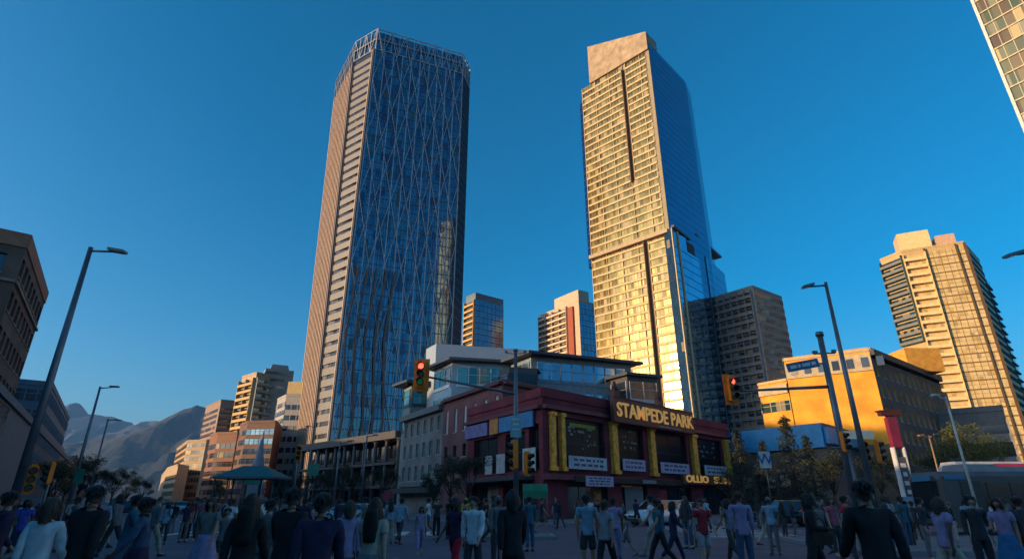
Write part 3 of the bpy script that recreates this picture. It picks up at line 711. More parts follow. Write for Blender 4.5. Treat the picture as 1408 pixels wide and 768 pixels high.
# ---- brick row with upper glass storeys -----------------------------------
def line(px, off=0.0):
    p = hit(px, 690, C0+sr*off, C0+sr*off+sdir); p.z = 0; return p
fdir = (Vector((C1.x, C1.y, 0))-Vector((C0.x, C0.y, 0))).normalized(); fn = Vector((fdir.y, -fdir.x, 0))
OFF = 1.6
e0, e1, e2 = line(548, OFF), line(604, OFF), line(690, OFF)
Hb = hit(690, 527, e2, e2+sdir).z
redb = brick('red_brick', (.25, .065, .07), (.19, .05, .055), (.16, .12, .12))
greyb = brick('grey_brick', (.27, .25, .24), (.21, .20, .19), (.2, .19, .18))
root = None
poly = [V2(e0), V2(e1), V2(e1+fdir*24), V2(e0+fdir*24)]
root, pl, c = bld('brick_building', 'three storey grey brick building with pale cornice at the end of the brick row', poly)
mb = MB(); g_tealw = glass('teal_window', [(.12, .25, .22), (.2, .36, .32)], 3, 3, .4, .15, .02, .1)
punched(root, c, pl[0], pl[1], 3.9, Hb-.8, 6, 3, .42, .62, white_f, g_tealw, mb, depth=.25)
nn = nrm2(pl[0], pl[1])
for i in range(4):
    j = (i+1) % 4; z0 = 0 if i else 0; z1 = 3.9 if i == 0 else Hb-.8
    mb.face([(*pl[i], z0), (*pl[j], z0), (*pl[j], z1), (*pl[i], z1)], 0)
mb.face([(*p, Hb-.8) for p in pl], 0)
mb.build('wall', [greyb, M('stone_pale', (.40, .39, .37))], root)
mb = MB(); mb.bar((*pl[0], Hb-.5), (*pl[1], Hb-.5), .8, .75, nn); mb.build('cornice', M('cornice_dark', (.16, .16, .16)), root); mb = MB(); mb.bar((*pl[0], 3.9), (*pl[1], 3.9), .5, .4, nn); mb.build('cornice', M('cornice_dark', (.16, .16, .16)), root)
mb = MB(); mb.bar((*pl[0], 3.1), (*pl[1], 3.1), .7, 1.6, nn); mb.build('awning', M('awning_dark', (.05, .05, .05)), root)
poly = [V2(e1), V2(e2), V2(e2+fdir*26), V2(e1+fdir*24)]
root, pl, c = bld('brick_building', 'red brick building with narrow white-framed windows beside the grey brick building', poly)
mb = MB(); nn = nrm2(pl[0], pl[1]); zb = Hb
Lr = math.hypot(pl[1][0]-pl[0][0], pl[1][1]-pl[0][1])
punched(root, c, pl[0], pl[1], Hb-5.2, Hb, 6, 1, .30, .58, M('white_paint', (.75, .75, .72)), glass('pale_window', [(.5, .52, .5), (.65, .66, .62)], 3, 3, .1, .3, .02, .1), mb, depth=.2)
punched(root, c, pl[0], pl[1], 3.6, Hb-5.2, 6, 2, .36, .55, dark_f, g_dark, mb, depth=.25)
for i in range(4):
    j = (i+1) % 4; z1 = 3.6 if i == 0 else Hb
    mb.face([(*pl[i], 0), (*pl[j], 0), (*pl[j], z1), (*pl[i], z1)], 0)
mb.build('wall', [redb, M('stone_pale', (.40, .39, .37))], root)
simple_roof(root, pl, Hb, redb, .5, .1)
mb = MB(); mb.bar((*pl[0], Hb+.1), (*pl[1], Hb+.1), .35, .5, nn); mb.build('cornice', M('cornice_maroon', (.12, .04, .045)), root); mb = MB(); mb.bar((*pl[1], Hb+.1), (*pl[2], Hb+.1), .35, .5, nrm2(pl[1], pl[2])); mb.build('cornice', M('cornice_maroon', (.12, .04, .045)), root)

# upper modern storeys behind
metal = M('pale_blue_metal', (.36, .42, .48), .4, .2, var=.06); metal2 = M('slate_roofing', (.10, .17, .24), .5)
def upper(label, pxc, y, pytop, pxl, pxr, azr, wall, kind='full', mats=None, z0=0, name='glass_block', eave=0, em=None):
    top_ = aty(pxc, pytop, y); c_ = Vector((top_.x, y, 0))
    a = hit(pxl, 690, c_, c_+sdir); b = hit(pxr, 690, c_, c_+Vector((math.sin(R(azr)), math.cos(R(azr)), 0))); a.z = b.z = 0
    poly = [V2(a), V2(c_), V2(b), V2(b+Vector((-8, 14, 0))), V2(a+Vector((8, 10, 0)))]
    root, pl, c = bld(name, label, poly); Ht = top_.z
    mb = MB(); mb.prism(pl, z0, Ht, 0, 1)
    if eave: mb.prism([(p[0]*1.0+n_[0], p[1]+n_[1]) for p, n_ in zip(pl, ((-eave, -eave*.3), (-.2*eave, -eave*1.1), (eave*1.1, -.2*eave), (0, eave), (0, eave)))], Ht, Ht+.4, 2, 2)
    mb.build('wall', [wall, roofm, em or M('dark_eave', (.04, .05, .07), .5)], root)
    for k in range(2):
        if mats:
            hb = (Ht-1)/2 if z0 == 0 else 3
            for i in (0, 1):
                A = Vector((*pl[i], 0)); B = Vector((*pl[i+1], 0))
                band(root, 'glazing_band', A.lerp(B, .06), A.lerp(B, .94), Ht-3.9-k*4.3, 3.1, mats, 'ribbon', 1.7)
    return root, pl, c, Ht
upper('pale blue metal clad block set back above the grey brick building', 600, 97, 472, 574, 728, 75, metal, mats=None)
upper('white framed glass block with teal windows above the red brick building', 622, 85, 497, 588, 745, 80, metal, mats=[M('white_paint', (.75, .75, .72)), g_teal], eave=1.6)
upper('long glazed block with a thin dark overhanging roof above the corner building', 730, 81, 489, 700, 882, 70, M('glazed_wall', (.20, .25, .29), .5), mats=[M('bluegrey', (.2, .25, .3)), g_blue], eave=1.8)
upper('charcoal stair block between the two glass upper storeys', 700, 77, 504, 684, 742, 75, M('charcoal', (.07, .07, .075), .7), mats=[dark_f, g_dark])
upper('low teal-edged terrace block at the far end of the brick row', 566, 99, 528, 545, 600, 75, M('terrace_wall', (.2, .24, .25)), mats=[dark_f, g_teal], eave=2.2)
upper('dark set back block with a thin roof behind the sign', 862, 82, 516, 850, 920, 70, M('charcoal', (.07, .07, .075), .7), mats=[white_f, g_dark], eave=.8)

# ---- corner entertainment building ----------------------------------------
SE = line(640); Cc = Vector((C0.x, C0.y, 0)); Ce = Vector((C1.x, C1.y, 0)); HS = 11.0
i1 = line(690)+sr*1.4; i0 = line(640)+sr*1.4
poly = [V2(SE), V2(Cc), V2(Ce), V2(Ce-fn*16), V2(Cc+sdir*12+sr*6), V2(i1), V2(i0)]
root, pl, c = bld('corner_building', 'dark red corner building with yellow pilasters, poster windows and gold sign lettering', poly)
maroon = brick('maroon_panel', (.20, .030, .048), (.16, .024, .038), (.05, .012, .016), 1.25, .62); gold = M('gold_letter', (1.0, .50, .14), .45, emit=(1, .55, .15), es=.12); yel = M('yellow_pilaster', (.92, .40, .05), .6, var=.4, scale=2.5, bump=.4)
blackg = glass('poster_window', [(.010, .010, .012), (.018, .018, .02)], 2.4, 9, .0, .3, .01, .0)
mb = MB()
A = Vector((*pl[1], 0)); B = Vector((*pl[2], 0)); L = (B-A).length
blackg.node_tree.nodes['Principled BSDF'].inputs['Specular IOR Level'].default_value = .12
def uf(px, py=600): h_ = hit(px, py, Cc, Ce); return (Vector((h_.x, h_.y, 0))-Cc).length, h_.z
def us(px, py=600): h_ = hit(px, py, Cc, Cc+sdir); return (Vector((h_.x, h_.y, 0))-SE).length, h_.z
bays = [(778, 831), (850, 884), (900, 942), (958, 990)]
ops = []
for (a, b) in bays: ops.append((uf(a)[0], uf(b)[0], 4.6, 9.4))
gops = [(uf(a)[0], uf(b)[0], .15, 3.3) for a, b in bays]
wall_open(mb, pl[1], pl[2], 0, HS, ops+gops, .4)
sops = [(us(652)[0], us(685)[0], 4.4, 8.1), (us(695)[0], us(722)[0], 4.4, 8.1), (us(727)[0], us(741)[0], 4.4, 8.6)]
sg = [(us(650)[0], us(686)[0], .15, 3.2), (us(692)[0], us(738)[0], .15, 3.2)]
wall_open(mb, pl[0], pl[1], 0, HS, sops+sg, .4)
for i in range(2, 7):
    j = (i+1) % 7; mb.face([(*pl[i], 0), (*pl[j], 0), (*pl[j], HS), (*pl[i], HS)], 0)
mb.build('wall', [maroon], root)
def set_win(a, b, ops, nx, gm=blackg):
    t = Vector((b[0]-a[0], b[1]-a[1], 0)).normalized(); n = nrm2(a, b)
    for (u0, u1, z0, z1) in ops:
        p = Vector((*a, 0))+t*(u0+u1)/2-n*.39
        me = window_mesh(u1-u0, z1-z0, dark_f, gm, nx, 2); link('window', me, root, (p.x, p.y, z0), math.atan2(t.y, t.x))
set_win(pl[1], pl[2], ops, 2); set_win(pl[0], pl[1], sops, 2); set_win(pl[0], pl[1], sg, 3, g_dark); set_win(pl[1], pl[2], gops, 3, g_dark)
simple_roof(root, pl, HS, maroon, .9, .1)
mb = MB(); nS = nrm2(pl[0], pl[1])
mb.bar((*pl[1], HS-.9), (*pl[2], HS-.9), .35, .5, fn); mb.bar((*pl[0], HS-.9), (*pl[1], HS-.9), .35, .5, nS)
mb.bar((*pl[1], 3.75), (*pl[2], 3.75), .5, .9, fn); mb.build('cornice', M('maroon_cornice', (.15, .03, .045), .6), root)
def FP(px, z, out=0.): u = uf(px)[0]; p = Cc+fdir*u+fn*out; return (p.x, p.y, z)
pil = [(755, 760), (768, 773), (838, 845), (890, 896), (947, 953), (992, 997)]
for (a, b) in pil:
    a_, b_ = FP(a, 0), FP(b, 0)
    mb = MB(); n_ = fn
    P0 = Vector(a_)-Vector((c[0], c[1], 0)); P1 = Vector(b_)-Vector((c[0], c[1], 0)); mid = (P0+P1)/2; wd = (P1-P0).length
    mb.bar(mid+Vector((0, 0, 4.3)), mid+Vector((0, 0, 9.5)), wd, .45, fn, 0)
    for z in (4.3, 9.3): mb.bar(mid+Vector((0, 0, z)), mid+Vector((0, 0, z+.35)), wd*1.25, .6, fn, 0)
    mb.build('pilaster', yel, root)
# sign board with raised letters
a_, b_ = FP(834, 0), FP(944, 0)
zt = uf(835, 549)[1]
panel('sign_board', a_, b_, 9.55, HS+1.15, 1.2, M('sign_brown', (.10, .035, .03), .6), root, c, .5, maroon)
letters('sign_lettering', 'STAMPEDE PARK', FP(837, 0), FP(942, 0), 10.8, 1.55, gold, root, 1.27, c, bold=.03)
letters('sign_subtitle', '\u2014\u2014\u2014\u2014\u2014', FP(895, 0), FP(925, 0), 9.78, .12, M('pale_pink', (.5, .35, .36)), root, 1.23, c)
for px in (842, 903):    # little finials above the board
    p = Vector(FP(px, 0))-Vector((c[0], c[1], 0))+fn*.7; mb = MB(); mb.box((p.x, p.y, HS+1.6), (1.1, .5, .9), math.atan2(fdir.y, fdir.x)); mb.tube((p.x, p.y, HS+2), (p.x, p.y, HS+3.0), .42, .1, 8); mb.build('finial', M('sign_brown', (.10, .035, .03), .6), root)
# pale notice panels under the poster windows
npm = M('notice_pale_blue', (.42, .50, .58), .6); npl = M('notice_lilac', (.42, .40, .58), .6); dk = M('notice_print', (.05, .07, .12), .6); grp = M('grey_print', (.25, .25, .25), .6)
def notice(px0, px1, z0, z1, m, out=.5, rows=2):
    a, b = FP(px0, 0), FP(px1, 0); o = panel('notice_panel', a, b, z0, z1, out, m, root, c, .08)
    n_ = fn; mb = MB(); A = Vector(a)-Vector((c[0], c[1], 0)); B = Vector(b)-Vector((c[0], c[1], 0)); L = (B-A).length; t = (B-A)/L; r_ = random.Random(px0)
    for k in range(rows):
        z = z1-(z1-z0)*(k+.75)/(rows+.6); u = .12*L
        while u < .85*L:
            mb = MB(); w_ = r_.uniform(.05, .16)*L; mb.bar(A+t*u+n_*(out-.002)+Vector((0, 0, z)), A+t*min(u+w_, .9*L)+n_*(out-.002)+Vector((0, 0, z)), (z1-z0)/(rows+1)*.55, .02, n_, 0); u += w_+.05*L; mb.build('print_line', dk, root); mb = MB()
notice(776, 827, 4.55, 5.75, npm); notice(849, 879, 4.7, 5.9, npl); notice(900, 938, 4.7, 5.9, npl); notice(959, 988, 4.8, 6.0, npm)
notice(792, 829, 3.0, 3.95, npl, 1.0, 3)
# poster print inside the dark windows (pale marks)
def marks(px0, px1, z0, z1, seed, n=14):
    r_ = random.Random(seed); A = Vector(FP(px0, 0))-Vector((c[0], c[1], 0)); B = Vector(FP(px1, 0))-Vector((c[0], c[1], 0)); t = (B-A)
    for k in range(n):
        mb = MB(); u = r_.uniform(0, .88); z = z0+(z1-z0)*round(r_.random()*3)/3; w_ = r_.uniform(.03, .1)
        mb.bar(A+t*u-fn*.36+Vector((0, 0, z)), A+t*(u+w_)-fn*.36+Vector((0, 0, z+r_.uniform(-.1, .1))), .2, .03, fn, 0)
        mb.build('poster_print', [grp], root)
marks(784, 826, 7.9, 8.9, 1, 18); marks(803, 824, 6.6, 7.4, 2, 7); marks(853, 880, 7.2, 8.9, 3, 16); marks(962, 986, 7.2, 9.0, 4, 16)
p0, p1 = FP(787, 0), FP(822, 0); panel('poster_heading', p0, p1, 8.65, 9.0, -.3, M('olive_print', (.28, .30, .03)), root, c, .04)
# lower gold sign
panel('lower_sign', FP(921, 0), FP(986, 0), 3.6, 4.66, 1.25, M('sign_brown2', (.14, .06, .025), .6), root, c, .35)
letters('sign_lettering', 'OLLIO', FP(924, 0), FP(954, 0), 4.14, .85, gold, root, 1.3, c, bold=.03); letters('sign_lettering', 'SUM', FP(962, 0), FP(983, 0), 4.14, .85, gold, root, 1.3, c, bold=.03)
panel('fascia_strip', FP(778, 0), FP(930, 0), 3.35, 3.9, .98, M('dark_fascia', (.03, .02, .02)), root, c, .2)
panel('small_sign', FP(868, 0), FP(886, 0), 3.45, 3.8, 1.05, grp, root, c, .05)
panel('red_door', FP(902, 0), FP(912, 0), .15, 2.9, -.25, M('red_door', (.45, .03, .05)), root, c, .05)
panel('roller_door', FP(856, 0), FP(880, 0), .15, 3.1, -.2, M('roller_door', (.22, .22, .23)), root, c, .05)
# side face: blue / lilac / orange sign band and a canopy
def LP(px, z=0): p = line(px); return (p.x, p.y, z)
panel('sign_band', LP(640), LP(672), 8.35, 9.75, .35, M('lilac_sign', (.20, .18, .38)), root, c, .2)
panel('sign_band', LP(676), LP(688), 8.3, 9.95, .40, M('orange_sign', (.55, .22, .06)), root, c, .2)
panel('sign_band', LP(689), LP(738), 8.35, 9.85, .35, M('blue_sign', (.05, .22, .45)), root, c, .2)
letters('side_lettering', 'MARKET', LP(692), LP(733), 9.1, .8, M('pale_print', (.55, .62, .7)), root, .40, c) if False else None
panel('canopy', LP(640), LP(735), 3.5, 3.9, 1.7, M('canopy_dark', (.06, .06, .06)), root, c, 1.6)
for a, b in ((668, 678), (684, 696)): panel('notice_panel', LP(a), LP(b), 4.3, 6.2, .2, M('white_notice', (.42, .42, .42)), root, c, .08)
panel('notice_panel', LP(722), LP(740), 4.3, 6.4, .25, M('mint_notice', (.38, .50, .46)), root, c, .08)

for (px_, dd, hh) in ((800, 7, 1.6), (880, 9, 1.3), (955, 6, 1.8)):
    p = Vector(FP(px_, 0))-Vector((c[0], c[1], 0))-fn*dd; mb = MB(); mb.box((p.x, p.y, HS+.05+hh/2), (2.4, 1.6, hh), .6); mb.tube((p.x, p.y, HS+hh), (p.x, p.y, HS+hh+.25), .5, .5, 10); mb.build('roof_vent', M('galvanised_box', (.25, .26, .27), .5, .4), root)
# ---- low blue fascia building right of the corner building -----------------
a = on_ground(1003, 84); b = on_ground(1152, 72); cR = on_ground(1212, 86)
poly = [V2(a), V2(b), V2(cR), V2(cR+Vector((-6, 14, 0))), V2(a+Vector((4, 10, 0)))]
root, pl, c = bld('shop_building', 'low shop building with a wide bright blue fascia below the orange building', poly)
hz = hit(1080, 586, a, b).z
mb = MB(); wall_open(mb, pl[0], pl[1], 0, hz, [(1+i*3.4, 3.9+i*3.4, .3, 5) for i in range(3)], .3)
for i in (1, 2, 3, 4): j = (i+1) % 5; mb.face([(*pl[i], 0), (*pl[j], 0), (*pl[j], hz), (*pl[i], hz)], 0)
mb.face([(*p, hz) for p in pl], 1); mb.build('wall', [M('shop_wall', (.09, .08, .08)), roofm], root)
for i in range(3):
    t = (Vector(pl[1])-Vector(pl[0])).normalized(); p = Vector(pl[0])+t*(2.45+i*3.4); n_ = nrm2(pl[0], pl[1]); link('window', window_mesh(2.9, 4.7, dark_f, g_dark, 2, 2), root, (p.x-n_.x*.29, p.y-n_.y*.29, .3), math.atan2(t.y, t.x))
mb = MB(); n_ = nrm2(pl[0], pl[1]); mb.bar((*pl[0], hz-1.5), (*pl[1], hz-1.5), 2.9, .5, n_, 0); mb.bar((*pl[1], hz-1.5), (*pl[2], hz-1.5), 2.0, .5, nrm2(pl[1], pl[2]), 0); mb.build('fascia', M('bright_blue', (.01, .24, .50), .5), root)

# ---- orange building --------------------------------------------------------
HO = 22
o0 = atz(1078, 497, HO); o1 = atz(1195, 482, HO); o2 = atz(1290, 520, HO)
ostr = brick('orange_stucco', (.80, .36, .035), (.76, .33, .03), (.42, .20, .03), 2.4, 1.2)
odk = brick('dark_grey_brick', (.13, .12, .12), (.10, .09, .09), (.09, .09, .09))
poly = [V2(o0), V2(o1), V2(o2), V2(o2+Vector((-14, 16, 0))), V2(o0+Vector((10, 16, 0)))]
root, pl, c = bld('orange_building', 'orange stuccoed building with a cream cornice and a dark windowed flank', poly)
mb = MB(); mb.face([(*pl[0], 9), (*pl[1], 9), (*pl[1], HO), (*pl[0], HO)], 0); mb.face([(*pl[0], 0), (*pl[1], 0), (*pl[1], 9), (*pl[0], 9)], 3)  # lower part coloured brown: the shade on the orange wall put into its colour
punched(root, c, pl[1], pl[2], 3, HO-1, 12, 6, .38, .62, white_f, g_dark, mb, m=2, depth=.25)
mb.face([(*pl[1], 0), (*pl[2], 0), (*pl[2], 3), (*pl[1], 3)], 2)
for i in (2, 3, 4): j = (i+1) % 5; mb.face([(*pl[i], 0), (*pl[j], 0), (*pl[j], HO), (*pl[i], HO)], 2)
mb.build('wall', [ostr, M('stone_pale', (.40, .39, .37)), odk, M('shade_brown', (.20, .13, .09), .8)], root)
simple_roof(root, pl, HO, M('cream_cornice', (.55, .36, .14), .6), .5, -.2)
nn = nrm2(pl[0], pl[1]); mb = MB()
mb.bar((*pl[0], HO-1.6), (*pl[1], HO-1.6), 2.4, .25, nn); mb.build('cornice', M('cream_band', (.46, .36, .22), .6), root)
mb = MB(); mb.bar((*pl[1], HO-.2), (*pl[2], HO-.2), .9, .6, nrm2(pl[1], pl[2])); mb.build('eave', M('dark_eave2', (.05, .05, .05)), root)
mb = MB(); mid = Vector((*pl[2], 0)); mb.box((mid.x-6, mid.y-3, HO+2), (6, 6, 4)); mb.build('roof_box', M('orange_box', (.72, .34, .05)), root)
mb = MB(); t = (Vector(pl[1])-Vector(pl[0])).normalized()
for k in range(7):
    mb = MB(); p = Vector(pl[0])+t*(1.2+k*1.9); mb.box((p.x+nn.x*.3, p.y+nn.y*.3, HO-1.6), (.9, .1, 1.4), math.atan2(t.y, t.x)); mb.build('attic_window', g_dark, root)
# lower left wing of it
w0 = atz(1042, 526, 19.5); w1 = o0.copy()
poly = [V2(w0), V2((w0+(o0-w0)*.97)), V2(o0+Vector((9, 15, 0))), V2(w0+Vector((9, 12, 0)))]
root, pl, c = bld('orange_annexe', 'lower orange annexe with a cream band, left of the orange building', poly)
mb = MB(); mb.prism(pl, 9, 19, 0, 1); mb.prism(pl, 0, 9, 2); mb.build('wall', [ostr, roofm, M('shade_brown', (.20, .13, .09), .8)], root)  # brown lower part again stands for shade on the wall
nn = nrm2(pl[0], pl[1]); mb = MB(); mb.bar((*pl[0], 17.9), (*pl[1], 17.9), 1.4, .3, nn); mb.build('cornice', M('cream_band', (.46, .36, .22), .6), root)
band(root, 'window_band', Vector((*pl[0], 0)), Vector((*pl[1], 0)), 14.6, 1.5, [M('cream_band', (.46, .36, .22), .6), g_teal], 'ribbon', 1.6)
simple_roof(root, pl, 19, M('cream_cornice', (.62, .52, .36), .6), .4, 0)
# brown block between orange building and golden tower
a = on_ground(1272, 108); b = on_ground(1310, 104); b2 = on_ground(1345, 118)
Hw = hit(1290, 518, a, b).z
poly = [V2(a), V2(b), V2(b2), V2(b2+Vector((-6, 14, 0))), V2(a+Vector((6, 14, 0)))]
root, pl, c = bld('brown_building', 'russet brown block catching the sun right of the orange building', poly)
mb = MB(); rus = brick('russet', (.36, .16, .07), (.30, .13, .06), (.2, .14, .1)); punched(root, c, pl[0], pl[1], 2, Hw-1, 3, 6, .45, .6, dark_f, g_dark, mb)
punched(root, c, pl[1], pl[2], 2, Hw-1, 5, 6, .45, .6, dark_f, g_dark, mb)
for i in range(5): j = (i+1) % 5; mb.face([(*pl[i], 0 if i > 1 else Hw-1), (*pl[j], 0 if i > 1 else Hw-1), (*pl[j], Hw), (*pl[i], Hw)], 0)
for i in range(2): mb.face([(*pl[i], 0), (*pl[i+1], 0), (*pl[i+1], 2), (*pl[i], 2)], 0)
mb.face([(*p, Hw-.02) for p in pl], 0); mb.build('wall', [rus, M('stone_pale', (.40, .39, .37))], root)
# low dark terraces below the golden tower
a = on_ground(1310, 96); b = on_ground(1420, 90)
tower('low grey terraced block at the foot of the golden tower', [V2(a), V2(b), V2(b+Vector((0, 14, 0))), V2(a+Vector((0, 14, 0)))], 15, [(0, 'balcony', [gconc, g_dark, M('pale_rail', (.33, .31, .3))], 1.5, 0, 1)], M('grey_low', (.16, .16, .16)), 3.4, name='terrace_block')
a = on_ground(1405, 60); 
# tower cut by the top right corner
E0 = Vector((122, 105, 0)); E1 = E0+Vector((.51, -.86, 0))*34
poly = [V2(E0), V2(E1), V2(E1+Vector((20, 12, 0))), V2(E0+Vector((20, 12, 0)))]
e0_ = aty(1337, 0, 105)
E0 = Vector((gx(1392, 105) if False else e0_.x, 105, 0)); E1 = E0+Vector((.51, -.86, 0))*34
poly = [V2(E0), V2(E1), V2(E1+Vector((20, 12, 0))), V2(E0+Vector((20, 12, 0)))]
root, pl, c = bld('glass_tower', 'bronze-tinted glass tower with pale floor lines cut by the top right corner of the picture', poly)
root['category'] = 'skyscraper'
mb = MB(); mb.prism(pl, 0, 210, 0, 1); mb.build('wall', [M('tower_core', (.30, .25, .17), .7), roofm], root)
g_brz = glass('bronze_mixed_glass', [(.20, .13, .08), (.34, .24, .12), (.14, .18, .10), (.45, .38, .20)], 1.6, 3.8, .6, .15, .04, .2, (.5, .4, .2))
for i in (0,):
    nn = nrm2(pl[i], pl[i+1]); A = Vector((*pl[i], 0)); B = Vector((*pl[i+1], 0)); mb = MB(); o = nn*.15
    mb.face([A+o, B+o, B+o+Vector((0, 0, 210)), A+o+Vector((0, 0, 210))], 0)
    for k in range(1, 56): mb.bar(A+o+Vector((0, 0, k*3.8)), B+o+Vector((0, 0, k*3.8)), .3, .25, nn, 1)
    for k in range(18): p = A.lerp(B, k/17)+o; mb.bar(p, p+Vector((0, 0, 210)), .12, .12, nn, 1)
    p = A+o; mb.bar(p, p+Vector((0, 0, 211)), .6, .5, nn, 2)
    mb.build('glass_facade', [g_brz, M('pale_gold_line', (.55, .47, .30), .5), M('white_edge', (.6, .6, .56))], root)
# ================================================================== STREET FURNITURE
pole_m = M('pole_galvanised', (.16, .18, .20), .45, .6); pole_w = M('pole_pale', (.55, .52, .46), .5); black = M('black_rubber', (.02, .02, .02), .7)
sig_y = M('signal_yellow', (.98, .24, .01), .5); sig_b = M('signal_visor', (.03, .025, .02), .6)
lens_off = {'r': M('lens_red_off', (.12, .01, .01), .2), 'a': M('lens_amber_off', (.16, .07, .01), .2), 'g': M('lens_green_off', (.01, .08, .04), .2)}
lens_on = {'r': M('lens_red_lit', (.8, .02, .02), .3, emit=(1, .05, .03), es=3.5), 'g': M('lens_green_dim', (.01, .14, .05), .3, emit=(.02, .6, .15), es=.04)}
lamp_glass = M('lamp_lens', (.3, .3, .32), .2)
SIGB = {}
def signal_protos():
    mb = MB(); mb.box((0, .1, -.52), (.34, .22, 1.04)); mb.box((0, .1, .03), (.22, .16, .08)); mb.box((0, .1, -1.07), (.2, .16, .07)); SIGB['h'] = mb.mesh('housing', sig_y)
    mb = MB(); mb.box((0, .22, -.52), (.66, .03, 1.38)); SIGB['b'] = mb.mesh('backboard', sig_y)
    for k, key in enumerate('rag'):
        mb = MB(); z = -.19-.33*k; n = 12
        outer = [[(math.cos(a)*.145, -.01-d*(1 if math.sin(a) > -.3 else .35), z+math.sin(a)*.145) for a in [2*math.pi*i/n for i in range(n)]] for d in (0, .24)]
        inner = [[(math.cos(a)*.13, -.01-d*(1 if math.sin(a) > -.3 else .35), z+math.sin(a)*.13) for a in [2*math.pi*i/n for i in range(n)]] for d in (.24, 0)]
        mb.rings([outer[0], outer[1], inner[0], inner[1]], cap=False); SIGB['v'+key] = mb.mesh('visor', sig_b)
        mb = MB(); mb.tube((0, .0, z), (0, -.035, z), .128, .115, 14); SIGB['l'+key] = mb
signal_protos(); LENSM = {}
def signal(label, loc, rz=0, lit='', back=True, s=1.0):
    r = thing('traffic_signal', label, 'traffic light', loc, rz, 'traffic signals at the crossing'); r.scale = (s, s, s)
    link('housing', SIGB['h'], r)
    if back: link('backboard', SIGB['b'], r)
    for k in 'rag':
        link('visor', SIGB['v'+k], r)
        key = k+('1' if k in lit else '0')
        if key not in LENSM: LENSM[key] = SIGB['l'+k].mesh('lens', lens_on[k] if k in lit else lens_off[k])
        link('lens', LENSM[key], r)
    return r
def lamp_post(label, px, py, y, arm_px, arm_py, two=None, rad=.11, mat=pole_m):
    t = aty(px, py, y); r = thing('street_lamp', label, 'street lamp', (t.x, y, 0), 0, 'street lamps round the crossing')
    h = t.z; mb = MB(); mb.tube((0, 0, 0), (0, 0, .25), rad*2.2, rad*1.9, 12); mb.tube((0, 0, .25), (0, 0, h), rad*1.15, rad*.6, 12); mb.build('pole', mat, r)
    mb = MB(); mb.box((0, -rad*1.25, 1.0), (.14, .04, .4)); mb.build('hatch', M('hatch_grey', (.1, .1, .1), .6), r)
    ends = [(arm_px, arm_py)]+([two] if two else [])
    for ap in ends:
        e = aty(ap[0], ap[1], y); d = Vector((e.x-t.x, 0, e.z-h)); mb = MB(); mb.tube((0, 0, h-.15), d*.75+Vector((0, 0, h)), .05, .04, 8); mb.build('arm', mat, r)
        u = d.normalized(); mb = MB(); c_ = d*.82+Vector((0, 0, h)); a = c_-u*d.length*.28; b = c_+u*d.length*.18
        mb.bar(a, b, .30, .10, (0, 0, 1), 0); hd = mb.build('lamp_head', mat, r)
        mb = MB(); mb.bar(a+u*.1-Vector((0, 0, .03)), b-u*.06-Vector((0, 0, .03)), .22, .028, (0, 0, 1), 0); mb.build('lens', lamp_glass, hd)
    return r, t
lamp_post('tall galvanised street lamp at the far left corner, nearest of the left row', 125, 340, 20, 172, 348, rad=.14)
lamp_post('second street lamp of the left row, in front of the distant mountains', 138, 531, 46, 163, 532, rad=.13)
lamp_post('third and smallest street lamp of the left row', 149, 575, 66, 167, 578, rad=.12)
lamp_post('street lamp on the right corner with its arm reaching left', 1135, 388, 24, 1104, 396, rad=.12)
lamp_post('street lamp whose head pokes in from the right edge', 1440, 338, 19, 1383, 354, rad=.12)
lamp_post('pale two-armed lamp post in front of the bus', 1300, 545, 29, 1282, 544, rad=.07, mat=pole_w)
r_, t = lamp_post('small brown T-shaped lamp post behind the pylon sign', 1277, 598, 46, 1263, 599, (1292, 597), rad=.08, mat=M('pole_brown', (.35, .2, .1), .6))
lamp_post('slim dark lamp post in front of the podium', 468, 607, 60, 486, 606, rad=.12)
lamp_post('slim dark lamp post by the grey brick building', 505, 598, 66, 520, 598, rad=.12)
lamp_post('slim lamp post between the gazebo and the glass tower podium', 432, 585, 80, 420, 586, rad=.12)
# central mast
t = aty(709, 482, 28.9); H = t.z
r = thing('signal_mast', 'tall central steel mast with a long traffic signal arm reaching left', 'signal mast', (t.x, 28.9, .13), 0)
mb = MB(); mb.tube((0, 0, 0), (0, 0, .3), .26, .24, 14); mb.tube((0, 0, .3), (0, 0, H-.13), .15, .09, 14); mb.box((0, 0, H-.1), (.24, .24, .1)); mb.build('pole', pole_m, r)
a0 = aty(711, 541, 28.9); a1 = aty(584, 520, 28.9)
mb = MB(); mb.tube((0, 0, a0.z-.13), (a1.x-t.x-.2, 0, a1.z-.13+.15), .085, .05, 10); mb.tube((0, 0, a0.z+.9), ((a1.x-t.x)*.45, 0, (a0.z+(a1.z-a0.z)*.45)), .02, .02, 6); mb.build('mast_arm', pole_m, r)
mb = MB(); z = aty(712, 590, 28.9).z; mb.box((0, -.19, z), (.55, .03, 1.05)); pn = mb.build('sign_plate', M('pale_teal_sign', (.22, .42, .46), .5), r)
mb = MB(); [mb.box((0, -.215, z+.35-k*.25), (.4-.1*(k % 2), .02, .08)) for k in range(3)]; mb.build('sign_print', M('pale_print', (.6, .66, .7)), pn)
for sx, pyc in ((-1, 486), (1, 486)):
    z = aty(709, pyc, 28.9).z; mb = MB(); mb.tube((0, 0, z-.13), (sx*.5, 0, z-.1), .02, .02, 6); mb.box((sx*.5, 0, z-.02), (.16, .1, .1)); mb.build('sensor', pole_m, r)
p = aty(580, 495, 28.7); signal('yellow traffic signal showing red, hung at the end of the central mast arm', (p.x, 28.6, p.z-.1), 0, 'rg', s=1.22)
p = aty(706, 607, 28.9); signal('left of the two side-facing signals on the central mast', (p.x-.08, 28.8, p.z), R(-62), '', False, 1.2)
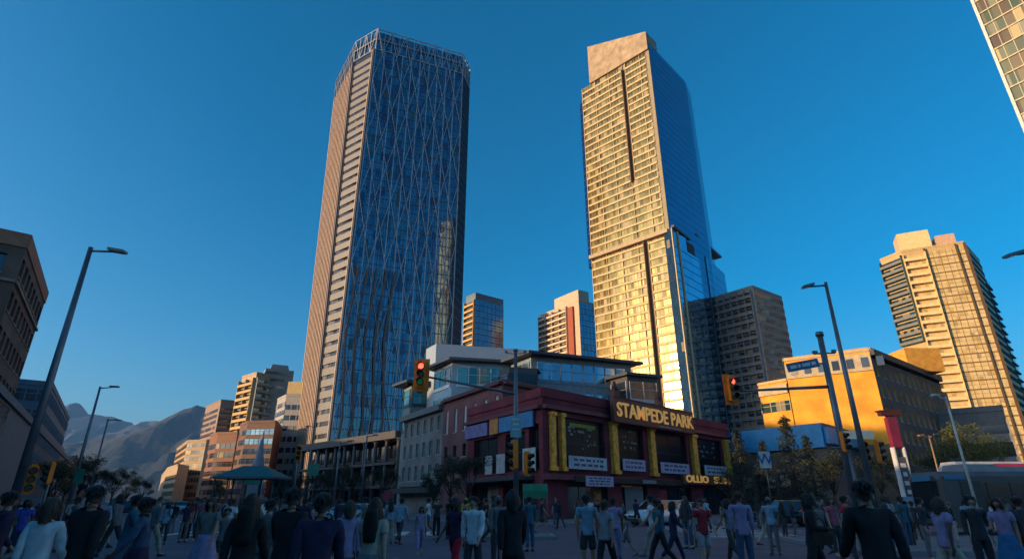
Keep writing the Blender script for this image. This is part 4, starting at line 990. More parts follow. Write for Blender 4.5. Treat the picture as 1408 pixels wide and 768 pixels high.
p = aty(725, 622, 28.9); signal('right of the two side-facing signals on the central mast', (p.x+.08, 28.8, p.z), R(58), '', False, 1.0)
# right mast
t = aty(1127, 460, 25.9); H = t.z
r = thing('signal_mast', 'dark steel mast on the right corner with street sign and signal arm reaching left', 'signal mast', (t.x, 25.9, .13), 0)
mb = MB(); mb.tube((0, 0, 0), (0, 0, .3), .27, .25, 14); mb.tube((0, 0, .3), (0, 0, H-.13), .17, .13, 14); mb.tube((0, 0, H-.2), (0, 0, H), .19, .17, 12); mb.build('pole', pole_m, r)
z1 = aty(1150, 532, 25.9).z; e = aty(1018, 541, 25.9)
mb = MB(); mb.tube((0, 0, z1-.1), (e.x-t.x, 0, e.z), .08, .05, 10); mb.build('mast_arm', pole_m, r)
z2 = aty(1135, 487, 25.9).z
mb = MB(); mb.tube((-.45, 0, z2-.1), (.55, 0, z2-.05), .04, .04, 8); mb.box((.5, 0, z2+.02), (.16, .14, .16)); mb.box((-.4, 0, z2-.03), (.2, .14, .14)); mb.build('cross_arm', pole_m, r)
s1 = aty(1080, 511, 25.9); s2 = aty(1123, 503, 25.9)
v1 = Vector((s1.x-t.x, -.2, s1.z)); v2 = Vector((s2.x-t.x, -.2, s2.z))
mb = MB(); mb.bar(v1, v2, .40, .04, (0, -1, 0)); sp_ = mb.build('street_sign', M('street_sign_blue', (.02, .16, .30), .4), r)
mb = MB(); mb.tube(v2+Vector((-.4, .05, 0)), (0, 0, v2.z-.02), .03, .03, 6); mb.build('bracket', pole_m, r)
mb = MB(); d = v2-v1
for (u0, u1) in ((.1, .3), (.34, .42), (.47, .72), (.77, .9)): mb.bar(v1+d*u0+Vector((0, -.041, 0)), v1+d*u1+Vector((0, -.041, 0)), .15, .01, (0, -1, 0))
mb.build('sign_print', M('pale_print', (.6, .66, .7)), sp_)
p = aty(1005, 519, 25.9); signal('yellow traffic signal with a dark red lens at the end of the right mast arm', (p.x, 25.8, p.z), R(14), 'r', s=1.02)
# signals on smaller posts at the right
r = thing('signal_post', 'short signal post behind the large man in black', 'signal post', (gx(1182, 25), 25, .13))
mb = MB(); mb.tube((0, 0, 0), (0, 0, 4.0), .07, .06, 10); mb.tube((-.75, 0, 3.6), (.55, 0, 3.6), .035, .035, 8); mb.build('pole', pole_m, r)
for (px, py, rz_, lab, sc_) in ((1160, 594, 30, 'leftmost small signal on the right corner, turned aside', .72), (1187, 606, -20, 'middle signal of the cluster on the right corner', .82), (1207, 606, 55, 'rightmost signal of the cluster on the right corner', .82)):
    p = aty(px, py, 24.9); signal(lab, (p.x, 24.9, p.z), R(rz_), '', False, sc_)
p = aty(48, 640, 19.6); signal('orange signal on the nearest left street lamp', (p.x, 19.6, p.z), R(40), '', False, .8)
p = aty(70, 636, 26); signal('orange signal on a thin post right of the nearest left street lamp', (p.x, 26, p.z), R(-30), '', False, .8)
r = thing('signal_post', 'thin signal post beside the nearest left street lamp', 'signal post', (p.x, 26.1, 0)); mb = MB(); mb.tube((0, .1, 0), (0, .1, p.z+.1), .06, .05, 10); mb.build('pole', pole_m, r)
p = aty(412, 612, 52); signal('small orange signal in front of the podium', (p.x, 52, p.z), R(10), '', False, 1.25)
r = thing('signal_post', 'signal post with an arm in front of the podium', 'signal post', (gx(402, 52.2), 52.2, 0)); mb = MB(); mb.tube((0, 0, 0), (0, 0, p.z+.3), .09, .07, 10); mb.tube((0, 0, p.z+.1), (p.x-gx(402, 52.2), 0, p.z+.05), .05, .04, 8); mb.build('pole', pole_m, r)
mb = MB(); z = aty(426, 645, 52).z; mb.box((gx(426, 52)-gx(402, 52), -.1, z), (1.0, .04, 1.0)); mb.tube((0, 0, z), (gx(426, 52)-gx(402, 52), 0, z), .03, .03, 6); mb.build('sign_plate', M('green_sign', (.06, .22, .15), .5), r)
# signs on posts
def post_sign(label, px, py0, py1, y, w_, mat, letter=None, cat='sign', lm=None):
    t0 = aty(px, py0, y); t1 = aty(px, py1, y); r = thing('street_sign', label, cat, (t0.x, y, .13))
    mb = MB(); mb.tube((0, .05, 0), (0, .05, t0.z-.1), .035, .035, 8); mb.build('post', pole_m, r)
    mb = MB(); mb.box((0, 0, (t0.z+t1.z)/2-.13), (w_, .03, t0.z-t1.z)); pl_ = mb.build('plate', mat, r)
    if letter:
        me = text_mesh(letter, (t0.z-t1.z)*.9, .008, .012); me.materials.append(lm); o = link('lettering', me, pl_, (0, -.025, (t0.z+t1.z)/2-.13)); o.rotation_euler.x = math.pi/2
    return r
post_sign('white sign with a blue letter W on a thin post, right of the corner building', 1050, 620, 643, 44, .85, M('sign_white', (.42, .48, .52), .5), 'W', lm=M('sign_ink', (.02, .10, .28)))
post_sign('small red sign on a short post by the podium', 534, 673, 688, 58, .9, M('sign_dull_red', (.25, .04, .06), .5))
post_sign('green and white sign on a thin post at the left', 111, 644, 664, 40, .6, M('sign_green2', (.03, .2, .13), .5))
post_sign('pale blue sign beside the signal cluster at the right', 1180, 592, 603, 40, 2.0, M('sign_pale_blue', (.16, .28, .38), .5))
# pylon sign
y = 44; t = aty(1222, 567, y); 
r = thing('pylon_sign', 'tall pylon sign with a dark red cap, white lettering panel and pale blue base', 'pylon sign', (t.x, y, .13), 0)
Hp = t.z
mb = MB(); mb.box((0, 0, Hp-.2), (1.5, .5, .32)); mb.box((0, 0, Hp-.02), (1.75, .6, .1)); mb.build('cap', M('pylon_cap', (.10, .02, .015), .5), r)
mb = MB(); mb.box((0, 0, Hp-1.6), (.72, .42, 2.2)); mb.build('upper_panel', M('pylon_red', (.22, .02, .05), .5), r)
mb = MB(); mb.box((0, 0, (Hp-3.5+1.8)/2+.1), (.66, .36, Hp-3.5-1.8)); mb.build('lettering_panel', M('pylon_grey', (.08, .08, .10), .5), r)
mb = MB()
for sx in (-.38, .38): mb.box((sx, 0, (Hp-2.7+1.75)/2), (.09, .46, Hp-2.75-1.7))
mb.build('edge_rail', M('pylon_white', (.62, .62, .62), .5), r)
for k in range(6):                                     # writing too blurred to read in the photo: pale strokes
    mb = MB(); mb.box((0, -.19, Hp-4.0-k*.62), (.4-.1*(k % 2), .03, .30)); mb.build('print_stroke', M('pylon_white', (.6, .6, .6)), r)
mb = MB(); mb.box((0, 0, .9), (1.5, .6, 1.8)); mb.build('base', M('pylon_base', (.22, .36, .48), .5), r)

# gazebo / pavilion with teal hipped roof
y = 70; cx_ = (gx(300, y)+gx(386, y))/2; hw = (gx(386, y)-gx(300, y))/2; ze = aty(343, 658, y).z; zr = aty(343, 640, y).z
r = thing('pavilion', 'street pavilion with a teal hipped roof on slim posts', 'pavilion', (cx_, y, 0))
mb = MB(); d = 2.6
mb.rings([[(-hw, -d, ze), (hw, -d, ze), (hw, d, ze), (-hw, d, ze)], [(-hw, -d, ze+.18), (hw, -d, ze+.18), (hw, d, ze+.18), (-hw, d, ze+.18)], [(-hw*.35, -.3, zr), (hw*.35, -.3, zr), (hw*.35, .3, zr), (-hw*.35, .3, zr)]], smooth=False); mb.build('roof', M('teal_roof', (.025, .12, .12), .5), r)
mb = MB(); mb.box((0, 0, ze+.05), (hw*2+.3, d*2+.3, .16)); mb.build('eave', M('pale_eave', (.14, .15, .15)), r)
mb = MB(); mb.tube((0, 0, 0), (0, 0, ze-.03), .09, .09, 8); me = mb.mesh('post', M('post_dark', (.07, .08, .08)))
for sx in (-.92, -.5, 0, .5, .92):
    for sy in (-.9, .9): link('post', me, r, (sx*hw, sy*d, 0))
mb = MB(); mb.box((hw*.3, -d-.05, ze-.45), (1.9, .05, .5)); fs = mb.build('sign_plate', M('green_sign', (.06, .22, .15), .5), r)

# small green stall banner at the foot of the central mast, kiosk-like waste bin
r = thing('market_stall', 'green canvas stall with a lettered front by the corner building', 'stall', (gx(736, 46), 46, .13))
mb = MB(); mb.rings([[(-.95, -.5, 2.2), (.95, -.5, 2.2), (.95, .8, 2.2), (-.95, .8, 2.2)], [(-.95, -.1, 2.75), (.95, -.1, 2.75), (.95, .4, 2.75), (-.95, .4, 2.75)]], smooth=False); mb.box((0, -.51, 1.95), (1.9, .02, .55)); mb.build('canvas_roof', M('green_canvas', (.02, .18, .10), .8), r)
mb = MB(); mb.box((0, .1, .45), (1.7, .7, .9)); mb.build('counter', M('counter_dark', (.12, .10, .09)), r)
mb = MB(); mb.tube((0, 0, 0), (0, 0, 2.2), .025, .025, 6); me = mb.mesh('post', pole_m)
for sx in (-.9, .9):
    for sy in (-.45, .75): link('post', me, r, (sx, sy, 0))

# ================================================================== VEHICLES
tyre = M('tyre', (.02, .02, .02), .8); rim = M('alloy_rim', (.35, .36, .38), .3, .8); cglass = M('car_glass', (.02, .025, .03), .05, 0, var=.02, spec=.9)
head = M('headlight', (.7, .72, .7), .1, 0); tail = M('tail_light', (.35, .01, .01), .2); chrome = M('dark_trim', (.03, .03, .035), .4)
def car_paint(nm, c): return M('car_paint_'+nm, c, .25, .3, var=.02, coat=.6)
CARS = {}
def car_parts(kind):
    suv = kind == 'suv'; k = 1.18 if suv else 1.0; W = .92
    def section(x, zb, zt, w_, r=.12):
        return [(x, -w_+.05, zb), (x, w_-.05, zb), (x, w_, zb+.15), (x, w_, zt-r), (x, w_-r, zt), (x, -w_+r, zt), (x, -w_, zt-r), (x, -w_, zb+.15)]
    mb = MB()
    prof = [(-2.28, .45, .62, .72), (-2.22, .30, .78, .84), (-1.9, .24, .86*k, W), (-1.0, .22, .92*k, W), (.2, .22, .94*k, W), (1.4, .22, .97*k, W), (2.0, .25, .98*k, W-.03), (2.26, .32, .92*k, .84), (2.30, .42, .80*k, .76)]
    mb.rings([section(*p) for p in prof])
    body = mb.mesh('body', MATS['car_paint_white'])
    hb, ht = .93*k, 1.43*k
    mb = MB(); b0 = -1.15 if not suv else -1.2; e0 = 1.75 if not suv else 2.15
    def cab(x0, x1, z, w_, r): return [(x0, -w_, z), (x1, -w_, z), (x1, w_, z), (x0, w_, z)]
    mb.rings([cab(b0, e0, hb-.03, .84, 0), cab(b0+.72, e0-.55 if not suv else e0-.2, ht-.04, .66, 0)], smooth=False, cap=False); gl = mb.mesh('windows', cglass)
    mb = MB(); x0, x1 = b0+.68, (e0-.5 if not suv else e0-.15)
    mb.rings([cab(x0, x1, ht-.05, .68, 0), cab(x0+.1, x1-.08, ht+.01, .6, 0)], smooth=False)
    for sy in (-1, 1):
        for (xa, za, ya, xb, zb_, yb) in ((b0, hb, .84, x0+.05, ht-.03, .67), (e0, hb, .84, x1-.04, ht-.03, .67), ((b0+e0)/2, hb, .85, (x0+x1)/2, ht-.03, .68)):
            mb.tube((xa, sy*ya, za), (xb, sy*yb, zb_), .035, .03, 5)
    rf = mb.mesh('roof', MATS['car_paint_white'])
    mb = MB(); mb.tube((0, -.11, 0), (0, .11, 0), .33, .33, 20); ty = mb.mesh('tyre', tyre)
    mb = MB(); mb.tube((0, -.115, 0), (0, .115, 0), .2, .2, 14); rm = mb.mesh('rim', rim)
    mb = MB(); mb.box((0, 0, 0), (.12, .34, .13)); hl = mb.mesh('headlight', head); mb = MB(); mb.box((0, 0, 0), (.10, .26, .15)); tl = mb.mesh('tail_light', tail)
    mb = MB(); mb.box((-2.27, 0, .42), (.1, 1.5, .14)); mb.box((2.27, 0, .42), (.1, 1.5, .14)); mb.box((-2.26, 0, .62), (.06, .8, .12)); bp = mb.mesh('bumper', chrome)
    return body, gl, rf, ty, rm, hl, tl, bp
def car(label, x, y, rz, paint, kind='sedan', group='cars on the streets', z=0):
    if kind not in CARS: CARS[kind] = car_parts(kind)
    body, gl, rf, ty, rm, hl, tl, bp = CARS[kind]; r = thing('car', label, 'car', (x, y, z), rz, group)
    for nm, me in (('body', body), ('roof', rf)):
        o = link(nm, me, r); o.material_slots[0].link = 'OBJECT'; o.material_slots[0].material = paint
    link('windows', gl, r); link('bumper', bp, r)
    for sx in (-1.4, 1.4):
        for sy in (-.84, .84):
            w_ = link('wheel', ty, r, (sx, sy, .33)); w_.name = 'wheel'; link('rim', rm, w_)
    for sy in (-.62, .62): link('headlight', hl, r, (-2.24, sy, .68)); link('tail_light', tl, r, (2.26, sy, .78))
    return r
white = car_paint('white', (.62, .64, .66)); silver = car_paint('silver', (.30, .32, .34)); blackp = car_paint('black', (.02, .02, .025)); palb = car_paint('pale_blue', (.30, .45, .55)); redp = car_paint('red', (.25, .02, .02)); navyp = car_paint('navy', (.03, .04, .12))
car('pale blue sedan turning in front of the podium', gx(474, 56), 56, R(22), palb)
car('white sedan just behind the pale blue sedan', gx(498, 62), 62, R(28), white)
fa = math.atan2(fdir.y, fdir.x)
car('white off-roader waiting in front of the corner building', gx(902, 44.5), 44.5, fa-.35, white, 'suv')
car('silver sedan right behind the white off-roader at the corner building', gx(945, 49), 49, fa, silver, z=.13)
car('black off-roader on the right by the trees', gx(1080, 42), 42, R(5), blackp, 'suv')
car('navy sedan between the W sign and the signal cluster', gx(1170, 41), 41, R(-4), navyp)
sa = math.atan2(sdir.y, sdir.x)
for px, d, p_, k_, l_ in ((208, 96, white, 'sedan', 'white sedan coming down the avenue, nearest of the queue'), (232, 104, silver, 'suv', 'silver off-roader second in the avenue queue'), (250, 92, white, 'suv', 'white off-roader beside the avenue queue'),
      (222, 126, blackp, 'sedan', 'black sedan in the middle of the avenue'), (243, 132, white, 'sedan', 'white sedan far down the avenue by the tan block'), (272, 84, silver, 'sedan', 'silver sedan in front of the pavilion'), (298, 88, white, 'sedan', 'white sedan right behind the pavilion posts'), (180, 84, navyp, 'suv', 'navy off-roader at the left kerb of the avenue')):
    car(l_, gx(px, d), d, sa+math.pi, p_, k_) if px < 260 else car(l_, gx(px, d), d, R(15), p_, k_)
# city bus
bx0 = gx(1276, 33); r = thing('city_bus', 'city bus with a pale roof and dark windows at the right edge', 'bus', (bx0+6, 33, 0), 0)
Lb, Wb, Hb_ = 12.0, 2.55, 3.1
def rr(x, z0, z1, w_, r_=.25): return [(x, -w_, z0), (x, w_, z0), (x, w_, z1-r_), (x, w_-r_, z1), (x, -w_+r_, z1), (x, -w_, z1-r_)]
mb = MB(); mb.rings([rr(-Lb/2, .5, 2.9, Wb/2-.15), rr(-Lb/2+.15, .35, Hb_, Wb/2), rr(Lb/2-.1, .35, Hb_, Wb/2), rr(Lb/2, .5, 3.0, Wb/2-.1)], smooth=False); mb.build('body', M('bus_grey', (.07, .07, .075), .4, coat=.3), r)
mb = MB(); mb.box((1, 0, Hb_+.13), (9.6, 2.0, .26), taper=.94); mb.box((-3.2, 0, Hb_+.2), (2.0, 1.7, .4), taper=.9); mb.build('roof_unit', M('bus_roof', (.26, .26, .26), .5), r)
mb = MB(); 
for sy in (-1, 1): mb.box((.3, sy*(Wb/2+.004), 1.95), (Lb-1.6, .02, 1.15))
mb.box((-Lb/2+.02, 0, 1.85), (.12, 2.0, 1.5)); mb.build('windows', cglass, r)
mb = MB()
for k in range(9): mb.box((-4.8+k*1.25, -Wb/2-.02, 1.95), (.07, .03, 1.18))
mb.build('window_pillar', chrome, r)
mb = MB(); mb.box((-5.15, -Wb/2-.03, 2.82), (1.1, .03, .26)); mb.box((-Lb/2-.05, 0, 2.78), (.05, 1.5, .28)); mb.build('destination_sign', M('bus_sign_blue', (.06, .22, .36), .4), r)
for k, x in enumerate((-4.4, .6)):
    mb = MB(); mb.box((x, -Wb/2-.02, 1.5), (1.1, .04, 2.2)); mb.build('door', M('bus_door', (.04, .045, .05), .2), r)
mb = MB(); mb.box((0, -Wb/2-.02, .95), (Lb-2.5, .03, .2)); mb.build('stripe', M('bus_stripe', (.45, .45, .45), .4), r)
for x in (-3.0, 3.6):
    for sy in (-1, 1):
        mb = MB(); mb.tube((x, sy*(Wb/2-.28), .5), (x, sy*(Wb/2+.015), .5), .5, .5, 20); w_ = mb.build('wheel', tyre, r)
        mb = MB(); mb.tube((x, sy*(Wb/2), .5), (x, sy*(Wb/2+.03), .5), .27, .25, 14); mb.build('rim', rim, w_)
for sy in (-.9, .9): mb = MB(); mb.box((-Lb/2-.03, sy, .85), (.1, .3, .2)); mb.build('headlight', head, r)
r = thing('camper_van', 'white and red camper roof showing above the bus', 'van', (gx(1362, 41), 41, 0))
mb = MB(); mb.rings([rr(-2.9, .5, 2.6, .95, .2), rr(-2.2, .4, 4.15, 1.05, .4), rr(2.9, .4, 4.15, 1.05, .4)], smooth=False); mb.build('body', M('van_white', (.5, .5, .5), .4), r)
mb = MB(); mb.box((1.2, -1.07, 3.75), (2.2, .04, .5)); mb.build('stripe', M('van_red', (.55, .03, .10), .4), r)
mb = MB(); mb.box((0, -1.07, 2.6), (3.4, .04, .8)); mb.build('windows', cglass, r)
for x in (-1.8, 1.8):
    for sy in (-1, 1): mb = MB(); mb.tube((x, sy*.8, .4), (x, sy*1.07, .4), .4, .4, 16); mb.build('wheel', tyre, r)

# ================================================================== TREES
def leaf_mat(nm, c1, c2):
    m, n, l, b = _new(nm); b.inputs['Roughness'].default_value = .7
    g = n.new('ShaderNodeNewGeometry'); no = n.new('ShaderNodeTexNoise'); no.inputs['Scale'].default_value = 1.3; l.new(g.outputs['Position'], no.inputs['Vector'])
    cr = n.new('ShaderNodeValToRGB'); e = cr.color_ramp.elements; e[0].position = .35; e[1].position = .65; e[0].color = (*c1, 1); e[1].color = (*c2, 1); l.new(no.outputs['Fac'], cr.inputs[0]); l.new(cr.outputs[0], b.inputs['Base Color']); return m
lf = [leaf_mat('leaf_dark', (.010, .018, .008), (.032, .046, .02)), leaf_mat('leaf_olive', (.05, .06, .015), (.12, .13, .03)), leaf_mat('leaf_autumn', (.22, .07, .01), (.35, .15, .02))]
bark = M('bark', (.06, .045, .035), .9, bump=.4)
def leaves(mb, c, rad, n, s, r_):
    for _ in range(n):
        d = Vector((r_.gauss(0, 1), r_.gauss(0, 1), r_.gauss(0, 1))).normalized()*rad*r_.random()**.4
        p = Vector(c)+Vector((d.x, d.y, d.z*.8)); a = Vector((r_.gauss(0, 1), r_.gauss(0, 1), r_.gauss(0, 1))).normalized(); b = a.cross(Vector((r_.gauss(0, 1), r_.gauss(0, 1), r_.gauss(0, 1)))).normalized()
        k = s*r_.uniform(.6, 1.3); mb.face([p-a*k, p+b*k*.5, p+a*k, p-b*k*.5])
def broad(seed):
    r_ = random.Random(seed); tr = MB(); cr = MB(); tr.tube((0, 0, 0), (.05, 0, 2.4), .16, .12, 8)
    tips = []
    for k in range(9):
        a = k*2.4+r_.random(); z0 = 2.2+r_.uniform(0, .6); e = Vector((math.cos(a)*r_.uniform(.7, 1.7), math.sin(a)*r_.uniform(.7, 1.7), r_.uniform(3.4, 5.8))); tr.tube((.05, 0, z0), e, .07, .025, 6); tips.append(e)
        e2 = e+Vector((r_.uniform(-.8, .8), r_.uniform(-.8, .8), r_.uniform(.2, .9))); tr.tube(e, e2, .025, .01, 5); tips.append(e2)
    for t_ in tips: leaves(cr, t_, r_.uniform(.5, .95), 190, .085, r_)
    return tr.mesh('trunk', bark), cr
def conifer(seed):
    r_ = random.Random(seed); tr = MB(); cr = MB(); tr.tube((0, 0, 0), (0, 0, 7.6), .17, .02, 8)
    for k in range(46):
        f = k/46; z = 1.0+6.4*f; L_ = (1.75*(1-f)+.15)*r_.uniform(.75, 1.15); a = k*2.39; e = Vector((math.cos(a)*L_, math.sin(a)*L_, z-.25*L_)); tr.tube((0, 0, z), e, .03, .008, 4)
        for s_ in (.4, .7, 1.0): leaves(cr, Vector((0, 0, z)).lerp(e, s_), .26+.12*(1-f), 26, .085, r_)
    return tr.mesh('trunk', bark), cr
TB = [broad(s) for s in (1, 2, 3)]; TC = [conifer(s) for s in (4, 5)]; CM = {}
def tree(label, px, y, h, kind, v, leaf, rz=0, grp='street trees'):
    tr, cr = (TB if kind == 'b' else TC)[v]; k = (kind, v, leaf)
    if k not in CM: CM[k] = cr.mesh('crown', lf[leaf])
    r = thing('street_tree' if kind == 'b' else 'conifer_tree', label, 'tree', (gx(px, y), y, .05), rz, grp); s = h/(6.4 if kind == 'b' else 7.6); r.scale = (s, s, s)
    link('trunk', tr, r); link('crown', CM[k], r)
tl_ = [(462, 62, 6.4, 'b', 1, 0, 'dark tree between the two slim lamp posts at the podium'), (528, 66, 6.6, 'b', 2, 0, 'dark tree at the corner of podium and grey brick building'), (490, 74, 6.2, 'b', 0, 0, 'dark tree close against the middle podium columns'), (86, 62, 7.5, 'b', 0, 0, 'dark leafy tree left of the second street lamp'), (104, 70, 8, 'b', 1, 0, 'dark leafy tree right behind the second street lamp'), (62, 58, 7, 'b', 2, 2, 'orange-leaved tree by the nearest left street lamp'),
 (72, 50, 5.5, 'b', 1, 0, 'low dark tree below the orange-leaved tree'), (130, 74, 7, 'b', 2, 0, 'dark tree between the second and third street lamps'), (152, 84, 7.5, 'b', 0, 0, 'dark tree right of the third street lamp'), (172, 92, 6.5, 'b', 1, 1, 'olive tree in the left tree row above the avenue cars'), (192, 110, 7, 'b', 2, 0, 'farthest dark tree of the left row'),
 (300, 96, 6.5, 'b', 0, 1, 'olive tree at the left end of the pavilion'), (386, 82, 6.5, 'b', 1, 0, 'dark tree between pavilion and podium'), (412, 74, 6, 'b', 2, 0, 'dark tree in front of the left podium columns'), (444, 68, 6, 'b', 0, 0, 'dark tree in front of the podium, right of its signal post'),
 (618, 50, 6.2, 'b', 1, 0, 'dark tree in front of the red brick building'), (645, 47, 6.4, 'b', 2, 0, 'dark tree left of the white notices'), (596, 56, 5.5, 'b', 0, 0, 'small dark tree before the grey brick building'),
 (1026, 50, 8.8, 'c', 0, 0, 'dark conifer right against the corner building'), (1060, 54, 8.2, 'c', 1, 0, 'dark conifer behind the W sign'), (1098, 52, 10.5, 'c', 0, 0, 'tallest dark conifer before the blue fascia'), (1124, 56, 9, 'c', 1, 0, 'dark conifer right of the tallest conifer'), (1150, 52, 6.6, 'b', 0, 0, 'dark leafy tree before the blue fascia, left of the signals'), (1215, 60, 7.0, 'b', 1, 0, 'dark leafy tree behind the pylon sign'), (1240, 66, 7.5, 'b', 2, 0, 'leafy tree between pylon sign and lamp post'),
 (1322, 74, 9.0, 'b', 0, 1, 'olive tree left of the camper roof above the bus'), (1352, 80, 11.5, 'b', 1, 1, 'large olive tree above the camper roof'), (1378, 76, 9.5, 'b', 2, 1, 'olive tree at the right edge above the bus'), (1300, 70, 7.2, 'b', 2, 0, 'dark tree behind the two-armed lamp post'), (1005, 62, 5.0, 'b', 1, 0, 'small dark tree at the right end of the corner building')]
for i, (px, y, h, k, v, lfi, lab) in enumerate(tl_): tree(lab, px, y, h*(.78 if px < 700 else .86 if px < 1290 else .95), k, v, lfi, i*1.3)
# ================================================================== PEOPLE
def skin_mesh(nodes, edges, root_i=0, levels=1):
    """nodes: [(pos, rx, ry)] -> one continuous smooth skinned surface"""
    me = bpy.data.meshes.new('s'); me.from_pydata([tuple(n_[0]) for n_ in nodes], edges, [])
    o = bpy.data.objects.new('s', me); COL.objects.link(o)
    md = o.modifiers.new('skin', 'SKIN'); md.use_smooth_shade = True; md.branch_smoothing = .6
    for i, n_ in enumerate(nodes):
        v = me.skin_vertices[0].data[i]; v.radius = (n_[1], n_[2] if len(n_) > 2 else n_[1]); v.use_root = (i == root_i)
    sb = o.modifiers.new('sub', 'SUBSURF'); sb.levels = levels; sb.render_levels = levels
    bpy.context.view_layer.update()
    r = bpy.data.meshes.new_from_object(o.evaluated_get(bpy.context.evaluated_depsgraph_get())); bpy.data.objects.remove(o)
    if levels > 1:                                  # folds in the cloth
        import mathutils.noise as N
        nv = [v.normal.copy() for v in r.vertices]
        for v, q in zip(r.vertices, nv):
            c = v.co; f = N.noise(Vector((c.x*9, c.y*9, c.z*16+c.x*8)))*.010+N.noise(Vector((c.x*22, c.y*22, c.z*30)))*.004; v.co = c+q*f
    return r
def dirv(pitch, yaw=0):      # pitch from straight down, positive = forward (-Y)
    return Vector((math.sin(R(yaw)), -math.sin(R(pitch))*math.cos(R(yaw)), -math.cos(R(pitch))*math.cos(R(yaw))))
def figure(pose, female):
    """facing -Y; returns joint dictionary"""
    J = {}; lift = pose.get('lift', 0); lean = pose.get('lean', 2)
    ph = Vector((0, 0, .93)); up = Vector((0, -math.sin(R(lean)), math.cos(R(lean))))
    sw = .165 if female else .19; hw = .095 if female else .09
    J['pelvis'] = ph; J['waist'] = ph+up*.17; J['chest'] = ph+up*.36; J['neck'] = ph+up*.545; J['head'] = ph+up*.66
    for s, S in ((-1, 'L'), (1, 'R')):
        a, k = pose['leg'][S]; hip = ph+Vector((s*hw, 0, -.03)); kn = hip+dirv(a, s*2)*.42; an = kn+dirv(a-k, 0)*.41
        ft = dirv(90-k*.25+a*.3, 0); J['hip'+S] = hip; J['knee'+S] = kn; J['ank'+S] = an; J['toe'+S] = an+Vector((s*.03, -.17, -.045 if k < 25 else -.10)); J['heel'+S] = an+Vector((0, .05, -.05))
        sh = J['chest']+up*.135+Vector((s*sw, 0, 0)); b, e, y = pose['arm'][S]; el = sh+dirv(b, s*y)*.29
        wr = el+(Vector((0, -math.sin(R(b+e)), -math.cos(R(b+e))))+Vector((s*math.sin(R(y*.3)), 0, 0))).normalized()*.25
        J['sh'+S] = sh; J['el'+S] = el; J['wr'+S] = wr
    # drop so that the lower foot stands on the ground
    low = min(J['toeL'].z-.035, J['toeR'].z-.035, J['ankL'].z-.085, J['ankR'].z-.085)
    for k in J: J[k] = J[k]-Vector((0, 0, low))
    return J
def body_mesh(J, female):
    n = []; e = []
    def add(p, r, ry=None, par=None):
        n.append((p, r, ry or r)); i = len(n)-1
        if par is not None: e.append((par, i))
        return i
    pe = add(J['pelvis'], .11, .085); wa = add(J['waist'], .10, .075, pe); ch = add(J['chest'], .11, .08, wa); nb = add(J['chest'].lerp(J['neck'], .75), .06, .055, ch)
    nk = add(J['neck'], .052, .055, nb); add(J['neck'].lerp(J['head'], .6), .05, .055, nk)
    for s, S in ((-1, 'L'), (1, 'R')):
        hp = add(J['hip'+S], .078, .082, pe); m_ = add(J['hip'+S].lerp(J['knee'+S], .5), .07, .075, hp); kn = add(J['knee'+S], .052, .055, m_); cf = add(J['knee'+S].lerp(J['ank'+S], .35), .052, .058, kn); an = add(J['ank'+S], .035, .038, cf); add(J['toe'+S], .032, .025, an)
        sh = add(J['sh'+S], .046, .046, ch); el = add(J['el'+S], .038, .038, sh); fa = add(J['el'+S].lerp(J['wr'+S], .35), .036, .036, el); wr = add(J['wr'+S], .024, .028, fa)
        d = (J['wr'+S]-J['el'+S]).normalized(); side = Vector((1, 0, 0)); side = (side-d*side.dot(d)).normalized(); fw = d.cross(side).normalized()
        if fw.y > 0: fw = -fw
        pm = add(J['wr'+S]+d*.055, .024, .034, wr)
        for q, (off, ln) in enumerate(((-.026, .068), (-.009, .078), (.009, .072), (.026, .056))):
            b = J['wr'+S]+d*.095+fw*off*-1; f1 = add(b, .0095, .0095, pm); f2 = add(b+d*ln*.55-side*s*.008, .0085, .0085, f1); add(b+d*ln*.95-side*s*.024, .007, .007, f2)
        t1 = add(J['wr'+S]+d*.045+fw*.038, .011, .011, pm); add(J['wr'+S]+d*.085+fw*.052-side*s*.012, .009, .009, t1)
    me = skin_mesh(n, e)
    # head joined into the same mesh, with a face
    bm = bmesh.new(); bm.from_mesh(me); h = J['head']; hb = MB(); N = 14; K = 12; rows = []
    for k in range(K+1):
        f = k/K; th = math.pi*f; z = -math.cos(th)*.112; row = []
        for i in range(N):
            a = 2*math.pi*i/N; rx, ry = .070, .090
            if z < -.02: q = 1-(-.02-z)*2.6; rx *= max(.5, q); ry *= max(.62, 1-(-.02-z)*1.6)
            x = math.sin(th)*math.cos(a)*rx; y_ = math.sin(th)*math.sin(a)*ry
            if y_ < 0 and abs(x) < .03:
                if -.035 < z < .01: y_ -= .016*(1-abs(x)/.03)          # nose
                if -.072 < z < -.045: y_ -= .006
            if y_ < 0 and .012 < z < .035 and .015 < abs(x) < .05: y_ += .009  # eye sockets
            row.append((h.x+x, h.y+y_-.01, h.z+z+.02))
        rows.append(row)
    hb.rings(rows, 0)
    for s in (-1, 1): hb.lathe((h.x+s*.076, h.y+.005, h.z-.012), [(.004, 0), (.014, .01), (.017, .03), (.012, .05), (.003, .058)], 6, 0, .5, 1)
    hm = hb.mesh('h', SKIN[0]); bm.from_mesh(hm); 
    off = len(bm.faces)
    hb2 = MB()
    for s in (-1, 1):
        hb2.lathe((h.x+s*.031, h.y-.092, h.z+.03), [(.002, -.008), (.010, -.004), (.011, 0), (.008, .006), (.002, .008)], 6, 0, 1, .6)
    hb2.box((h.x, h.y-.093, h.z-.036), (.042, .012, .012)); em = hb2.mesh('e', SKIN[0])
    k0_ = len(bm.faces); bm.from_mesh(em); bm.faces.ensure_lookup_table()
    for f in bm.faces[k0_:]: f.material_index = 1
    for f in bm.faces: f.smooth = True
    out = bpy.data.meshes.new('body'); bm.to_mesh(out); bm.free(); return out
